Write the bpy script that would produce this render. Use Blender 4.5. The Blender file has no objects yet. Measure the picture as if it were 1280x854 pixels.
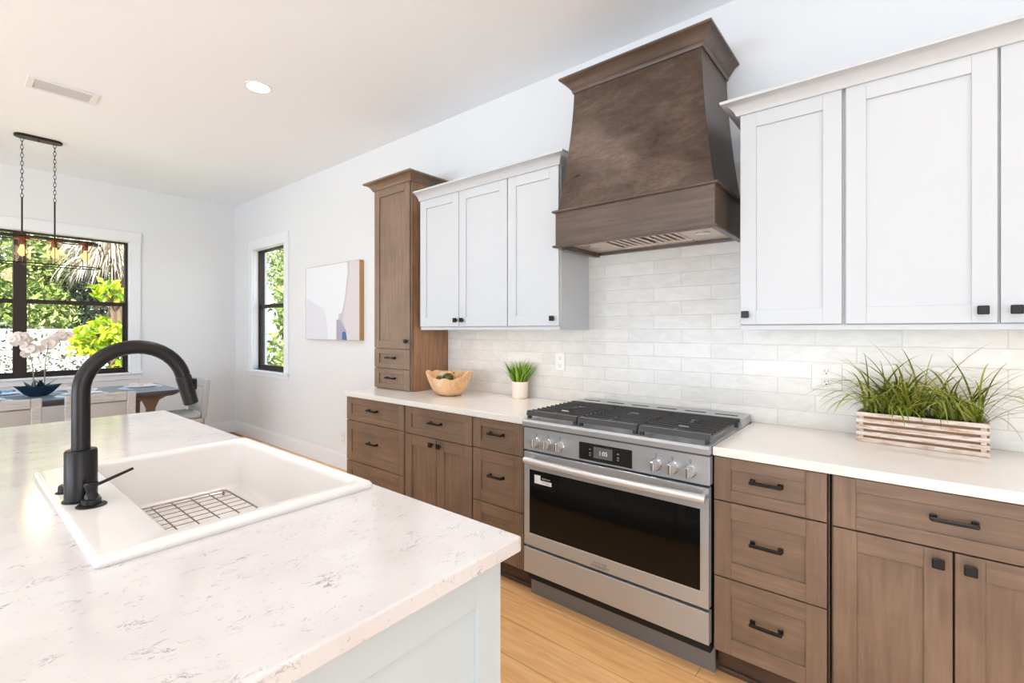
import bpy, bmesh, math, random
from mathutils import Vector, Matrix
random.seed(7)
sc = bpy.context.scene
C = sc.collection
PI = math.pi

# ------------------------------------------------------------------ camera
cam_d = bpy.data.cameras.new('camera')
cam_d.sensor_width = 36.0
cam_d.lens = 591.7/1280*36
cam_d.shift_y = -14.25/1280
cam_d.clip_start = 0.02
cam = bpy.data.objects.new('camera', cam_d); C.objects.link(cam)
cam.location = (0, 0, 1.3647)
cam.rotation_euler = (PI/2, 0, 0.6895)
sc.camera = cam

# ------------------------------------------------------------------ view, world, sun, added fill lamps
sc.view_settings.view_transform = 'Standard'
sc.view_settings.look = 'None'
sc.view_settings.gamma = 1
sc.view_settings.use_curve_mapping = False
sc.view_settings.exposure = 0.0
EXT = 1.0
w = bpy.data.worlds.new('sky'); sc.world = w; w.use_nodes = True
wn = w.node_tree.nodes; wl = w.node_tree.links
bg = wn['Background']; bg.inputs['Strength'].default_value = 3.0
tc = wn.new('ShaderNodeTexCoord'); sep = wn.new('ShaderNodeSeparateXYZ'); rp = wn.new('ShaderNodeValToRGB')
wl.new(tc.outputs['Generated'], sep.inputs[0]); wl.new(sep.outputs['Z'], rp.inputs[0]); wl.new(rp.outputs[0], bg.inputs[0])
rp.color_ramp.elements[0].color = (0.95, 0.97, 1.0, 1); rp.color_ramp.elements[0].position = 0.0
rp.color_ramp.elements[1].color = (0.50, 0.70, 1.0, 1); rp.color_ramp.elements[1].position = 0.7

def lamp(name, typ, loc, energy, color=(1, 1, 1), rot=(0, 0, 0), **kw):
    d = bpy.data.lights.new(name, typ); d.energy = energy; d.color = color
    for k, v in kw.items(): setattr(d, k, v)
    o = bpy.data.objects.new(name, d); C.objects.link(o); o.location = loc; o.rotation_euler = rot
    return o
sun = lamp('sun', 'SUN', (3, -2, 12), 19.0, (1, .95, .86), angle=0.01)
sun.rotation_euler = Vector((-0.62, 0.30, -0.80)).to_track_quat('-Z', 'Y').to_euler()
# area lamps added at the openings behind the camera to fill the room
FILL_TINT = (.84, .93, 1.0); FILL_TINT_COOL = (.63, .82, 1.0)
lamp('added_fill_back', 'AREA', (-1.8, -5.16, 1.3), 15, FILL_TINT, (PI/2, 0, 0), shape='RECTANGLE', size=6.4, size_y=2.3)
lamp('added_ceiling_fill_back', 'AREA', (-1.8, -5.75, .9), 380, FILL_TINT_COOL, (PI/2+1.0, 0, 0), shape='RECTANGLE', size=6.4, size_y=1.3)  # added lamp outside the back opening, tilted up to brighten the ceiling
lamp('added_fill_side', 'AREA', (3.46, -1.2, 1.35), 5, FILL_TINT, (PI/2, 0, PI/2), shape='RECTANGLE', size=3.6, size_y=2.4)
lamp('added_ceiling_fill_side', 'AREA', (4.1, -1.2, .9), 55, FILL_TINT_COOL, (PI/2+1.0, 0, PI/2), shape='RECTANGLE', size=3.6, size_y=1.3)  # second added ceiling lamp, tilted up outside the side opening

# ------------------------------------------------------------------ measures of the room
XF, XN = -6.917, 3.4        # far (dining) wall, near side wall
YK, YB = 2.546, -5.1        # kitchen wall, wall behind the camera
ZC = 3.022
CT = 0.914                  # worktop height

# ------------------------------------------------------------------ materials
def lin(c):
    c = c/255
    return c/12.92 if c <= .04045 else ((c+.055)/1.055)**2.4
def rgb(r, g, b): return (lin(r), lin(g), lin(b), 1)
def mat(name, col=(200, 200, 200), rough=.5, metal=0., **kw):
    m = bpy.data.materials.new(name); m.use_nodes = True
    p = m.node_tree.nodes['Principled BSDF']
    p.inputs['Base Color'].default_value = rgb(*col)
    p.inputs['Roughness'].default_value = rough
    p.inputs['Metallic'].default_value = metal
    for k, v in kw.items(): p.inputs[k.replace('_', ' ')].default_value = v
    return m
def nodes(m): return m.node_tree.nodes, m.node_tree.links, m.node_tree.nodes['Principled BSDF']
def coords(m, scale=(1, 1, 1), rot=(0, 0, 0)):
    N, L, P = nodes(m)
    t = N.new('ShaderNodeTexCoord'); mp = N.new('ShaderNodeMapping')
    mp.inputs['Scale'].default_value = scale; mp.inputs['Rotation'].default_value = rot
    L.new(t.outputs['Object'], mp.inputs[0]); return mp.outputs[0]
def noise(m, vec, scale, detail=4, rough=.55, dist=0.):
    N, L, P = nodes(m); n = N.new('ShaderNodeTexNoise')
    n.inputs['Scale'].default_value = scale; n.inputs['Detail'].default_value = detail
    n.inputs['Roughness'].default_value = rough; n.inputs['Distortion'].default_value = dist
    L.new(vec, n.inputs['Vector']); return n.outputs['Fac']
def ramp(m, fac, stops):
    N, L, P = nodes(m); r = N.new('ShaderNodeValToRGB'); L.new(fac, r.inputs[0])
    e = r.color_ramp.elements
    while len(e) < len(stops): e.new(.5)
    for i, (p, c) in enumerate(stops): e[i].position = p; e[i].color = rgb(*c) if not isinstance(c, float) else (c, c, c, 1)
    return r.outputs[0]
def mix(m, a, b, fac, mode='MIX'):
    N, L, P = nodes(m); x = N.new('ShaderNodeMixRGB'); x.blend_type = mode
    for i, v in ((0, fac), (1, a), (2, b)):
        if hasattr(v, 'links'): L.new(v, x.inputs[i])
        else: x.inputs[i].default_value = v
    return x.outputs[0]
def setcol(m, out): N, L, P = nodes(m); L.new(out, P.inputs['Base Color'])
def bump(m, h, strength=.2, dist=.01):
    N, L, P = nodes(m); b = N.new('ShaderNodeBump'); b.inputs['Strength'].default_value = strength
    b.inputs['Distance'].default_value = dist; L.new(h, b.inputs['Height']); L.new(b.outputs[0], P.inputs['Normal'])

M = {}
m = M['wall'] = mat('painted_wall', (227, 228, 229), .75)
bump(m, noise(m, coords(m), 220, 2), .05, .002)
m = M['ceiling'] = mat('ceiling_paint', (246, 250, 254), .85)
bump(m, noise(m, coords(m), 60, 3), .12, .004)
M['trim'] = mat('white_trim', (233, 234, 236), .4)
M['white_cab'] = mat('white_cabinet_paint', (200, 202, 204), .42)
M['island_cab'] = mat('pale_grey_cabinet_paint', (203, 213, 217), .42)

def wood(name, base, dark, light, axis, scale=1., rough=.42):
    m = mat(name, base, rough)
    s = [22*scale]*3; s['xyz'.index(axis)] = 1.6*scale
    v = coords(m, s)
    g = noise(m, v, 2.2, 6, .6, .3)
    c = ramp(m, g, [(.25, dark), (.5, base), (.75, light)])
    v2 = coords(m, (3, 3, 3))
    c2 = ramp(m, noise(m, v2, 1.6, 3), [(.35, (222, 222, 222)), (.65, (255, 255, 255))])
    c = mix(m, c, c2, .75, 'MULTIPLY')
    setcol(m, c)
    s3 = [160*scale]*3; s3['xyz'.index(axis)] = 4*scale
    bump(m, noise(m, coords(m, s3), 2, 2), .06, .002)
    return m
WB = ((134, 109, 89), (121, 96, 78), (147, 122, 101))
for ax in 'xyz': M['wood_'+ax] = wood('stained_wood_'+ax, *WB, ax)
M['wood_side'] = wood('stained_wood_side', (158, 118, 86), (136, 98, 68), (178, 138, 104), 'z')
M['shadow_gap'] = mat('dark_gap', (38, 28, 24), .8)
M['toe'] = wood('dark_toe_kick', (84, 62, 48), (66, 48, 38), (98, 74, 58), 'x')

def quartz(name, base, base2, fleck, amount, scale, rough=.12):
    m = mat(name, base, rough)
    v = coords(m, (1, 1, 1), (0, 0, .5))
    cloud = ramp(m, noise(m, v, 5*scale, 4), [(.38, base), (.62, base2)])
    # short broken veins
    vv = coords(m, (2.1, .95, 1.6), (0, 0, .15))
    n1 = noise(m, vv, 15*scale, 4, .62, 1.3)
    N, L, P = nodes(m)
    ab = N.new('ShaderNodeMath'); ab.operation = 'SUBTRACT'; L.new(n1, ab.inputs[0]); ab.inputs[1].default_value = .5
    ab2 = N.new('ShaderNodeMath'); ab2.operation = 'ABSOLUTE'; L.new(ab.outputs[0], ab2.inputs[0])
    line = ramp(m, ab2.outputs[0], [(.0, 1.), (.022, 0.)])
    mask = ramp(m, noise(m, coords(m, (1.3, .8, 1), (.2, 0, 0)), 17*scale, 3, .6), [(.53, 0.), (.68, 1.)])
    f = mix(m, line, mask, 1., 'MULTIPLY')
    spot = ramp(m, noise(m, coords(m, (1.8, .9, 1)), 75*scale, 2, .5), [(.67, 0.), (.76, .4)])
    f2 = mix(m, f, spot, 1., 'ADD')
    f3 = mix(m, f2, (amount, amount, amount, 1), 1., 'MULTIPLY')
    setcol(m, mix(m, cloud, rgb(*fleck), f3))
    P.inputs['Specular IOR Level'].default_value = .55
    return m
M['quartz_island'] = quartz('speckled_white_quartz', (221, 214, 212), (228, 223, 221), (120, 110, 110), .85, 1.0)
M['quartz_wall'] = quartz('white_quartz', (232, 228, 223), (237, 233, 229), (205, 200, 196), .3, .5, .15)

# glossy handmade subway tile on the kitchen wall
m = M['tile'] = mat('glazed_subway_tile', (232, 230, 226), .24)
N, L, P = nodes(m)
t = N.new('ShaderNodeTexCoord'); sx = N.new('ShaderNodeSeparateXYZ'); cx = N.new('ShaderNodeCombineXYZ')
L.new(t.outputs['Object'], sx.inputs[0]); L.new(sx.outputs['X'], cx.inputs['X'])
ad = N.new('ShaderNodeMath'); ad.operation = 'SUBTRACT'; L.new(sx.outputs['Z'], ad.inputs[0]); ad.inputs[1].default_value = CT
L.new(ad.outputs[0], cx.inputs['Y'])
br = N.new('ShaderNodeTexBrick'); L.new(cx.outputs[0], br.inputs['Vector'])
br.offset = .5; br.inputs['Scale'].default_value = 1; br.inputs['Brick Width'].default_value = .305; br.inputs['Row Height'].default_value = .0762
br.inputs['Mortar Size'].default_value = .0022; br.inputs['Mortar Smooth'].default_value = .3; br.inputs['Bias'].default_value = 0
br.inputs['Color1'].default_value = rgb(231, 226, 220); br.inputs['Color2'].default_value = rgb(220, 216, 210); br.inputs['Mortar'].default_value = rgb(212, 207, 200)
cl = ramp(m, noise(m, coords(m, (1, 1, 2.2)), 11, 4, .6, .8), [(.3, (236, 235, 233)), (.7, (255, 255, 255))])
setcol(m, mix(m, br.outputs['Color'], cl, .7, 'MULTIPLY'))
b1 = N.new('ShaderNodeBump'); b1.inputs['Strength'].default_value = .35; b1.inputs['Distance'].default_value = .004; b1.invert = True
L.new(br.outputs['Fac'], b1.inputs['Height'])
b2 = N.new('ShaderNodeBump'); b2.inputs['Strength'].default_value = .12; b2.inputs['Distance'].default_value = .012
L.new(noise(m, coords(m, (1, 1, 1.7)), 16, 3, .5), b2.inputs['Height']); L.new(b1.outputs[0], b2.inputs['Normal']); L.new(b2.outputs[0], P.inputs['Normal'])

# oak plank floor
m = M['floor'] = mat('oak_plank_floor', (214, 160, 104), .38)
N, L, P = nodes(m)
br = N.new('ShaderNodeTexBrick'); L.new(coords(m), br.inputs['Vector'])
br.offset = .37; br.inputs['Scale'].default_value = 1; br.inputs['Brick Width'].default_value = 1.7; br.inputs['Row Height'].default_value = .19
br.inputs['Mortar Size'].default_value = .0012; br.inputs['Mortar Smooth'].default_value = .2
br.inputs['Color1'].default_value = rgb(255, 207, 148); br.inputs['Color2'].default_value = rgb(247, 192, 132); br.inputs['Mortar'].default_value = rgb(160, 108, 64)
gr = ramp(m, noise(m, coords(m, (1.3, 16, 1)), 2.4, 8, .65, 1.2), [(.3, (224, 206, 188)), (.55, (248, 243, 236)), (.75, (255, 255, 255))])
setcol(m, mix(m, br.outputs['Color'], gr, .85, 'MULTIPLY'))

m = M['steel'] = mat('brushed_stainless_steel', (190, 193, 197), .33, .6, Anisotropic=.5)
M['steel_dark'] = mat('dark_kick_steel', (132, 134, 138), .4, .5)
M['handle_steel'] = mat('bright_handle_steel', (222, 222, 222), .32, .6)
M['chrome'] = mat('polished_steel', (205, 203, 200), .14, 1.)
M['black_gap'] = mat('black_gap', (8, 8, 8), .7)
m = M['oven_glass'] = mat('black_oven_glass', (10, 10, 10), .05, Specular_IOR_Level=.32)
M['panel_glass'] = mat('control_glass', (26, 26, 26), .12)
M['groove_grey'] = mat('dark_groove', (96, 94, 92), .5, .5)
M['screen'] = mat('display_screen', (102, 104, 106), .25)
M['white_print'] = mat('white_print', (235, 235, 235), .5)
M['grey_print'] = mat('grey_print', (120, 120, 120), .5)
M['iron'] = mat('cast_iron', (54, 53, 53), .34)
M['burner'] = mat('burner_black', (30, 30, 30), .45)
M['hardware'] = mat('matte_black_hardware', (24, 22, 22), .38, .4)
m = M['gunmetal'] = mat('gunmetal_faucet', (50, 47, 46), .36, .8)
M['ceramic'] = mat('white_fireclay', (240, 234, 229), .1)
M['wire'] = mat('dark_wire', (150, 136, 126), .3, .9)
M['outlet'] = mat('outlet_white', (232, 229, 224), .35)
M['slot'] = mat('outlet_slot', (50, 48, 46), .6)
M['frame_dark'] = mat('dark_bronze_frame', (38, 25, 17), .6)
M['bronze'] = mat('dark_bronze_metal', (45, 38, 34), .4, .6)
# hood: aged dark bronze brown wash
m = M['hood'] = mat('burnished_brown_hood', (96, 80, 70), .3, .5)
a = noise(m, coords(m, (1, 1, 2.6)), 4.2, 6, .62, .3)
b = noise(m, coords(m, (6, 6, 16)), 6, 3, .6)
c = ramp(m, a, [(.28, (70, 55, 47)), (.5, (94, 77, 66)), (.74, (124, 105, 92))])
c2 = ramp(m, b, [(.3, (214, 214, 214)), (.7, (255, 255, 255))])
setcol(m, mix(m, c, c2, 1., 'MULTIPLY'))
N, L, P = nodes(m); L.new(ramp(m, a, [(.3, .27), (.7, .40)]), P.inputs['Roughness'])
M['hood_trim'] = wood('hood_trim', (93, 76, 65), (78, 62, 53), (108, 90, 78), 'x', 1., .3)
M['liner'] = mat('hood_liner_steel', (214, 196, 180), .32, .7)

def thin_glass(name, tint=(1, 1, 1, 1), rough=0., mixv=.06):
    m = bpy.data.materials.new(name); m.use_nodes = True; N = m.node_tree.nodes; L = m.node_tree.links
    N.clear(); o = N.new('ShaderNodeOutputMaterial'); tr = N.new('ShaderNodeBsdfTransparent'); gl = N.new('ShaderNodeBsdfGlossy')
    tr.inputs[0].default_value = tint; gl.inputs['Roughness'].default_value = rough
    lw = N.new('ShaderNodeLayerWeight'); lw.inputs[0].default_value = .5
    pw = N.new('ShaderNodeMath'); pw.operation = 'POWER'; L.new(lw.outputs['Facing'], pw.inputs[0]); pw.inputs[1].default_value = 5
    fr = N.new('ShaderNodeMath'); fr.operation = 'MULTIPLY_ADD'; L.new(pw.outputs[0], fr.inputs[0]); fr.inputs[1].default_value = .5; fr.inputs[2].default_value = .025
    mx = N.new('ShaderNodeMixShader'); L.new(fr.outputs[0], mx.inputs[0]); L.new(tr.outputs[0], mx.inputs[1]); L.new(gl.outputs[0], mx.inputs[2]); L.new(mx.outputs[0], o.inputs[0])
    return m
M['pane'] = thin_glass('window_pane')
M['shade_glass'] = thin_glass('clear_shade_glass', (1., .96, .9, 1))
def emit(name, col, s):
    m = bpy.data.materials.new(name); m.use_nodes = True; N = m.node_tree.nodes; L = m.node_tree.links
    N.clear(); o = N.new('ShaderNodeOutputMaterial'); e = N.new('ShaderNodeEmission'); e.inputs[0].default_value = rgb(*col); e.inputs[1].default_value = s
    L.new(e.outputs[0], o.inputs[0]); return m
M['can_light'] = emit('can_light_lens', (255, 250, 244), 14)
M['led'] = emit('led_strip', (255, 226, 200), 2.5)
M['filament'] = emit('bulb_filament', (255, 170, 70), 9)
M['bulb_glass'] = emit('glowing_amber_bulb', (255, 200, 130), 2.0)
M['brass'] = mat('aged_brass_socket', (120, 62, 38), .35, .8)
M['art_frame'] = mat('natural_wood_frame', (190, 146, 98), .5)
M['art_white'] = mat('art_white', (229, 232, 236), .7)
M['art_lilac'] = mat('art_lilac', (219, 219, 228), .7)
M['art_pink'] = mat('art_blush', (213, 206, 208), .7)
M['art_edge'] = mat('art_mauve_grey', (196, 191, 198), .7)
M['art_mauve'] = mat('art_mauve', (170, 163, 186), .7)
M['art_blue'] = mat('art_blue', (62, 118, 160), .7)
def foliage(name, c1, c2, c3, rough=.55, trans=.35):
    m = mat(name, c2, rough)
    N, L, P = nodes(m)
    t = N.new('ShaderNodeNewGeometry'); 
    col = ramp(m, t.outputs['Random Per Island'], [(0., c1), (.5, c2), (1., c3)])
    L.new(col, P.inputs['Base Color'])
    tr = N.new('ShaderNodeBsdfTranslucent'); L.new(col, tr.inputs[0]); mx = N.new('ShaderNodeMixShader'); mx.inputs[0].default_value = trans
    o = N['Material Output']; L.new(P.outputs[0], mx.inputs[1]); L.new(tr.outputs[0], mx.inputs[2]); L.new(mx.outputs[0], o.inputs[0])
    return m
M['grass_lime'] = foliage('bright_grass_leaves', (70, 110, 30), (122, 170, 40), (190, 214, 90), .45)
M['grass_olive'] = foliage('olive_spider_leaves', (66, 92, 32), (138, 148, 48), (206, 204, 104), .4)
M['pot'] = mat('cream_ceramic_pot', (240, 222, 206), .5)
M['soil'] = mat('dark_soil', (60, 48, 34), .9)
m = M['box_wood'] = mat('whitewashed_box_wood', (222, 204, 190), .65)
c = ramp(m, noise(m, coords(m, (5, 40, 40)), 2.4, 6, .7), [(.32, (180, 140, 112)), (.5, (220, 200, 186)), (.7, (238, 228, 218))])
setcol(m, c)
M['box_inner'] = mat('raw_brown_liner', (156, 118, 90), .8)
m = M['bowl'] = mat('burl_root_wood', (226, 178, 126), .45)
c = ramp(m, noise(m, coords(m, (1, 1, .6)), 9, 7, .65, 1.6), [(.25, (206, 146, 92)), (.5, (232, 186, 138)), (.75, (240, 212, 180))])
setcol(m, c)
M['moss_ball'] = mat('green_brown_moss', (92, 96, 40), .9); bump(M['moss_ball'], noise(M['moss_ball'], coords(M['moss_ball']), 160, 3), .8, .01)
m = M['moss_ball']; setcol(m, ramp(m, noise(m, coords(m), 26, 3), [(.38, (64, 58, 44)), (.55, (92, 92, 44)), (.7, (150, 158, 60))]))
M['dried_brown'] = mat('dried_pod_brown', (134, 84, 40), .7); M['dried_tan'] = mat('dried_tan', (204, 158, 104), .7); M['pale_green'] = mat('pale_sage', (186, 190, 168), .7)
# dining
m = M['fabric_light'] = mat('pale_grey_oak', (186, 186, 187), .7)
setcol(m, ramp(m, noise(m, coords(m, (1, 3, 26)), 5, 6, .7), [(.3, (164, 163, 163)), (.55, (190, 190, 190)), (.75, (208, 208, 208))]))
M['seat_fabric'] = mat('grey_seat_fabric', (178, 177, 175), .9)
M['panel_fabric'] = mat('grey_back_panel', (182, 180, 177), .85)
M['table_top'] = mat('charcoal_table', (78, 78, 84), .28)
M['table_leg'] = mat('walnut_leg', (120, 92, 66), .5)
M['table_slate'] = mat('slate_surface', (112, 126, 142), .3)
M['plate_white'] = mat('white_plate', (248, 247, 248), .25)
M['placemat_blue'] = mat('pale_blue_placemat', (212, 224, 242), .8)
M['napkin_pink'] = mat('blush_napkin', (232, 208, 202), .85)
M['napkin_blue'] = mat('blue_napkin', (104, 160, 210), .8)
M['navy'] = mat('navy_glaze', (20, 44, 66), .22)
M['petal'] = mat('cream_petal', (240, 226, 218), .6, Subsurface_Weight=.1)
M['stem'] = mat('orchid_stem', (134, 136, 112), .6)
M['orchid_leaf'] = mat('deep_green_leaf', (26, 66, 62), .4)
M['register_wood'] = mat('brown_register', (160, 112, 78), .5)
# garden
M['lawn'] = mat('lawn', (120, 128, 84), .9)
M['fence'] = mat('white_vinyl_fence', (240, 242, 245), .5)
M['lf_green'] = foliage('garden_green', (66, 92, 36), (128, 152, 66), (214, 220, 140))
M['lf_dark'] = foliage('garden_dark', (40, 60, 40), (76, 98, 64), (170, 180, 140))
M['lf_yellow'] = foliage('garden_yellow', (110, 150, 24), (160, 182, 26), (206, 202, 50), .5, .35)
M['lf_dry'] = foliage('garden_dry', (160, 140, 110), (214, 204, 188), (244, 240, 236))
M['lf_thin'] = foliage('garden_thin', (40, 46, 40), (100, 108, 96), (200, 180, 150), .6, .1)
M['trunk'] = mat('tree_bark', (104, 84, 66), .9)

# ------------------------------------------------------------------ mesh helpers
class MB:
    def __init__(s): s.bm = bmesh.new(); s.ms = []
    def mi(s, m):
        m = M[m] if isinstance(m, str) else m
        if m not in s.ms: s.ms.append(m)
        return s.ms.index(m)
    def face(s, vs, k):
        try: f = s.bm.faces.new(vs); f.material_index = k; return f
        except ValueError: return None
    def box(s, x0, x1, y0, y1, z0, z1, m, bev=0., T=None, seg=1):
        k = s.mi(m); co = [(x, y, z) for x in (x0, x1) for y in (y0, y1) for z in (z0, z1)]
        v = [s.bm.verts.new(T(*c) if T else c) for c in co]
        fs = [s.face([v[i] for i in q], k) for q in ((0, 1, 3, 2), (4, 6, 7, 5), (0, 4, 5, 1), (2, 3, 7, 6), (0, 2, 6, 4), (1, 5, 7, 3))]
        if bev > 0:
            es = list({e for f in fs for e in f.edges})
            r = bmesh.ops.bevel(s.bm, geom=es, offset=bev, segments=seg, affect='EDGES', profile=.5, clamp_overlap=True)
            for f in r['faces']: f.material_index = k
        return s
    def prism(s, pts, axis, a0, a1, m, bev=0.):
        k = s.mi(m)
        def P(u, v, w): return {'x': (w, u, v), 'y': (u, w, v), 'z': (u, v, w)}[axis]
        A = [s.bm.verts.new(P(u, v, a0)) for u, v in pts]; B = [s.bm.verts.new(P(u, v, a1)) for u, v in pts]
        n = len(pts); fs = [s.face(A, k), s.face(B[::-1], k)]
        for i in range(n): fs.append(s.face([A[i], B[i], B[(i+1) % n], A[(i+1) % n]], k))
        if bev > 0:
            es = list({e for f in fs[:2] for e in f.edges})
            r = bmesh.ops.bevel(s.bm, geom=es, offset=bev, segments=2, affect='EDGES', clamp_overlap=True)
            for f in r['faces']: f.material_index = k
        return s
    def loft(s, loops, m, c0=True, c1=True, closed=True):
        k = s.mi(m); R = [[s.bm.verts.new(p) for p in lp] for lp in loops]; n = len(R[0])
        for a, b in zip(R, R[1:]):
            for i in range(n if closed else n-1): s.face([a[i], a[(i+1) % n], b[(i+1) % n], b[i]], k)
        if c0: s.face(R[0][::-1], k)
        if c1: s.face(R[-1], k)
        return s
    def tube(s, path, r, m, seg=10, caps=True):
        P = [Vector(p) for p in path]; n = len(P); rs = r if isinstance(r, (list, tuple)) else [r]*n
        T = [(P[min(i+1, n-1)]-P[max(i-1, 0)]).normalized() for i in range(n)]
        u = T[0].orthogonal().normalized(); loops = []
        for i in range(n):
            u = (u - T[i]*u.dot(T[i])).normalized(); v = T[i].cross(u)
            loops.append([P[i]+(u*math.cos(2*PI*j/seg)+v*math.sin(2*PI*j/seg))*rs[i] for j in range(seg)])
        return s.loft(loops, m, caps, caps)
    def ring(s, path, r, m, seg=6):
        P = [Vector(p) for p in path]; n = len(P); loops = []; 
        c = sum(P, Vector())/n
        nrm = (P[0]-c).cross(P[n//3]-c).normalized()
        for i in range(n):
            t = (P[(i+1) % n]-P[i-1]).normalized(); u = t.cross(nrm).normalized()
            loops.append([P[i]+(u*math.cos(2*PI*j/seg)+nrm*math.sin(2*PI*j/seg))*r for j in range(seg)])
        loops.append(loops[0]); k = s.mi(m)
        R = [[s.bm.verts.new(p) for p in lp] for lp in loops[:-1]]; R.append(R[0])
        for a, b in zip(R, R[1:]):
            for j in range(seg): s.face([a[j], a[(j+1) % seg], b[(j+1) % seg], b[j]], k)
        return s
    def lathe(s, prof, c, m, seg=24, caps=(True, True), ax='z', sx=1., sy=1.):
        loops = []
        for r, h in prof:
            lp = []
            for j in range(seg):
                a = 2*PI*j/seg; u, v = r*math.cos(a)*sx, r*math.sin(a)*sy
                o = {'z': (u, v, h), 'y': (u, h, v), 'x': (h, u, v)}[ax]
                lp.append((c[0]+o[0], c[1]+o[1], c[2]+o[2]))
            loops.append(lp)
        return s.loft(loops, m, *caps)
    def sweep(s, path, prof, m, closed=False, z0=0.):
        """profile (outward offset, height) swept round a plan path with mitred corners"""
        n = len(path); P = [Vector((p[0], p[1])) for p in path]; loops = []
        for i in range(n):
            a = P[i]-P[i-1] if (i > 0 or closed) else P[1]-P[0]
            b = P[(i+1) % n]-P[i] if (i < n-1 or closed) else P[-1]-P[-2]
            na = Vector((a.y, -a.x)).normalized(); nb = Vector((b.y, -b.x)).normalized()
            mm = na+nb; mm = mm/mm.dot(na)
            loops.append([(P[i].x+mm.x*o, P[i].y+mm.y*o, z0+h) for o, h in prof])
        if closed: loops.append(loops[0])
        return s.loft(loops, m, not closed, not closed)
    def sphere(s, c, r, m, seg=14, rings=8, sz=1.):
        pr = [(max(r*math.sin(PI*i/rings), 1e-4), -r*math.cos(PI*i/rings)*sz) for i in range(rings+1)]
        return s.lathe(pr, c, m, seg)
    def build(s, name, parent=None, smooth=35, at=None):
        bm = s.bm
        bmesh.ops.remove_doubles(bm, verts=bm.verts, dist=1e-6)
        bmesh.ops.recalc_face_normals(bm, faces=bm.faces)
        me = bpy.data.meshes.new(name); bm.to_mesh(me); bm.free()
        for x in s.ms: me.materials.append(x)
        if smooth:
            me.shade_smooth(); me.set_sharp_from_angle(angle=math.radians(smooth))
        o = bpy.data.objects.new(name, me); C.objects.link(o)
        if at is not None: o.location = at
        if parent is not None:
            o.parent = parent; o.matrix_parent_inverse = world_of(parent).inverted()
        return o
def world_of(o):
    m = Matrix.LocRotScale(o.location, o.rotation_euler, o.scale)
    if o.parent: m = world_of(o.parent) @ o.matrix_parent_inverse @ m
    return m
def tag(o, label=None, cat=None, group=None, kind=None):
    if label: o['label'] = label
    if cat: o['category'] = cat
    if group: o['group'] = group
    if kind: o['kind'] = kind
    return o
def thing(name, loc, label, cat, group=None):
    o = bpy.data.objects.new(name, None); C.objects.link(o); o.location = loc; o.empty_display_size = .1
    return tag(o, label, cat, group)
def struct(mb, name, parent=None, **k):
    o = mb.build(name, parent, **k)
    if parent is None: o['kind'] = 'structure'
    return o
def rrect(x0, x1, y0, y1, r, z, n=5):
    out = []
    for cx_, cy_, a0 in ((x1-r, y1-r, 0), (x0+r, y1-r, PI/2), (x0+r, y0+r, PI), (x1-r, y0+r, 1.5*PI)):
        for i in range(n+1):
            a = a0+PI/2*i/n; out.append((cx_+r*math.cos(a), cy_+r*math.sin(a), z))
    return out
def copy_tree(o, parent=None):
    c = o.copy(); C.objects.link(c)
    if parent is not None: c.parent = parent
    for ch in [x for x in bpy.data.objects if x.parent == o]: copy_tree(ch, c)
    return c

# ------------------------------------------------------------------ room shell
def wall_holes(mb, axis, pos0, pos1, u0, u1, z0, z1, holes, m):
    """wall slab between pos0..pos1 across `axis`, spanning u and z, with rectangular openings"""
    def bx(a, b, c, d):
        if b-a < 1e-4 or d-c < 1e-4: return
        if axis == 'x': mb.box(pos0, pos1, a, b, c, d, m)
        else: mb.box(a, b, pos0, pos1, c, d, m)
    holes = sorted(holes); u = u0
    for (a, b, c, d) in holes:
        bx(u, a, z0, z1); bx(a, b, z0, c); bx(a, b, d, z1); u = b
    bx(u, u1, z0, z1)
W1 = (-1.225, 1.415, .875, 2.385)      # far window opening  (y0,y1,z0,z1)
W2 = (-6.357, -5.49, .872, 2.375)      # side window opening (x0,x1,z0,z1)
struct(MB().box(XF-.2, XN+.2, YB-.2, YK+.2, -.12, 0, 'floor'), 'floor')
struct(MB().box(XF-.2, XN+.2, YB-.2, YK+.2, ZC, ZC+.15, 'ceiling'), 'ceiling')
mb = MB(); wall_holes(mb, 'y', YK, YK+.17, XF-.2, XN+.2, 0, ZC, [W2], 'wall'); struct(mb, 'wall_kitchen')
mb = MB(); wall_holes(mb, 'x', XF-.17, XF, YB-.2, YK, 0, ZC, [W1], 'wall'); struct(mb, 'wall_far')
mb = MB(); wall_holes(mb, 'y', YB-.17, YB, XF, XN+.2, 0, ZC, [(-5.1, 1.5, .0, 2.45)], 'wall'); struct(mb, 'wall_back')
mb = MB(); wall_holes(mb, 'x', XN, XN+.17, YB, YK, 0, ZC, [(-3.1, .7, .0, 2.5)], 'wall'); struct(mb, 'wall_right')
# glazed doors in those two openings behind the camera (slim black frames)
def glazed(name, axis, pos, u0, u1, z1, n):
    f = MB(); g = MB()
    def bx(mbx, a, b, c, d, t0, t1, mm):
        if axis == 'y': mbx.box(a, b, pos+t0, pos+t1, c, d, mm)
        else: mbx.box(pos+t0, pos+t1, a, b, c, d, mm)
    ww = (u1-u0)/n
    for i in range(n):
        a, b = u0+i*ww, u0+(i+1)*ww
        bx(f, a, a+.05, 0, z1, -.03, .03, 'frame_dark'); bx(f, b-.05, b, 0, z1, -.03, .03, 'frame_dark')
        bx(f, a+.05, b-.05, 0, .06, -.03, .03, 'frame_dark'); bx(f, a+.05, b-.05, z1-.06, z1, -.03, .03, 'frame_dark')
        bx(g, a+.05, b-.05, .06, z1-.06, -.003, .003, 'pane')
    fo = struct(f, name); g.build('pane', fo)
glazed('door_1', 'y', YB-.05, -5.1, 1.5, 2.45, 4)
glazed('door_2', 'x', XN+.05, -3.1, .7, 2.5, 2)

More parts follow.
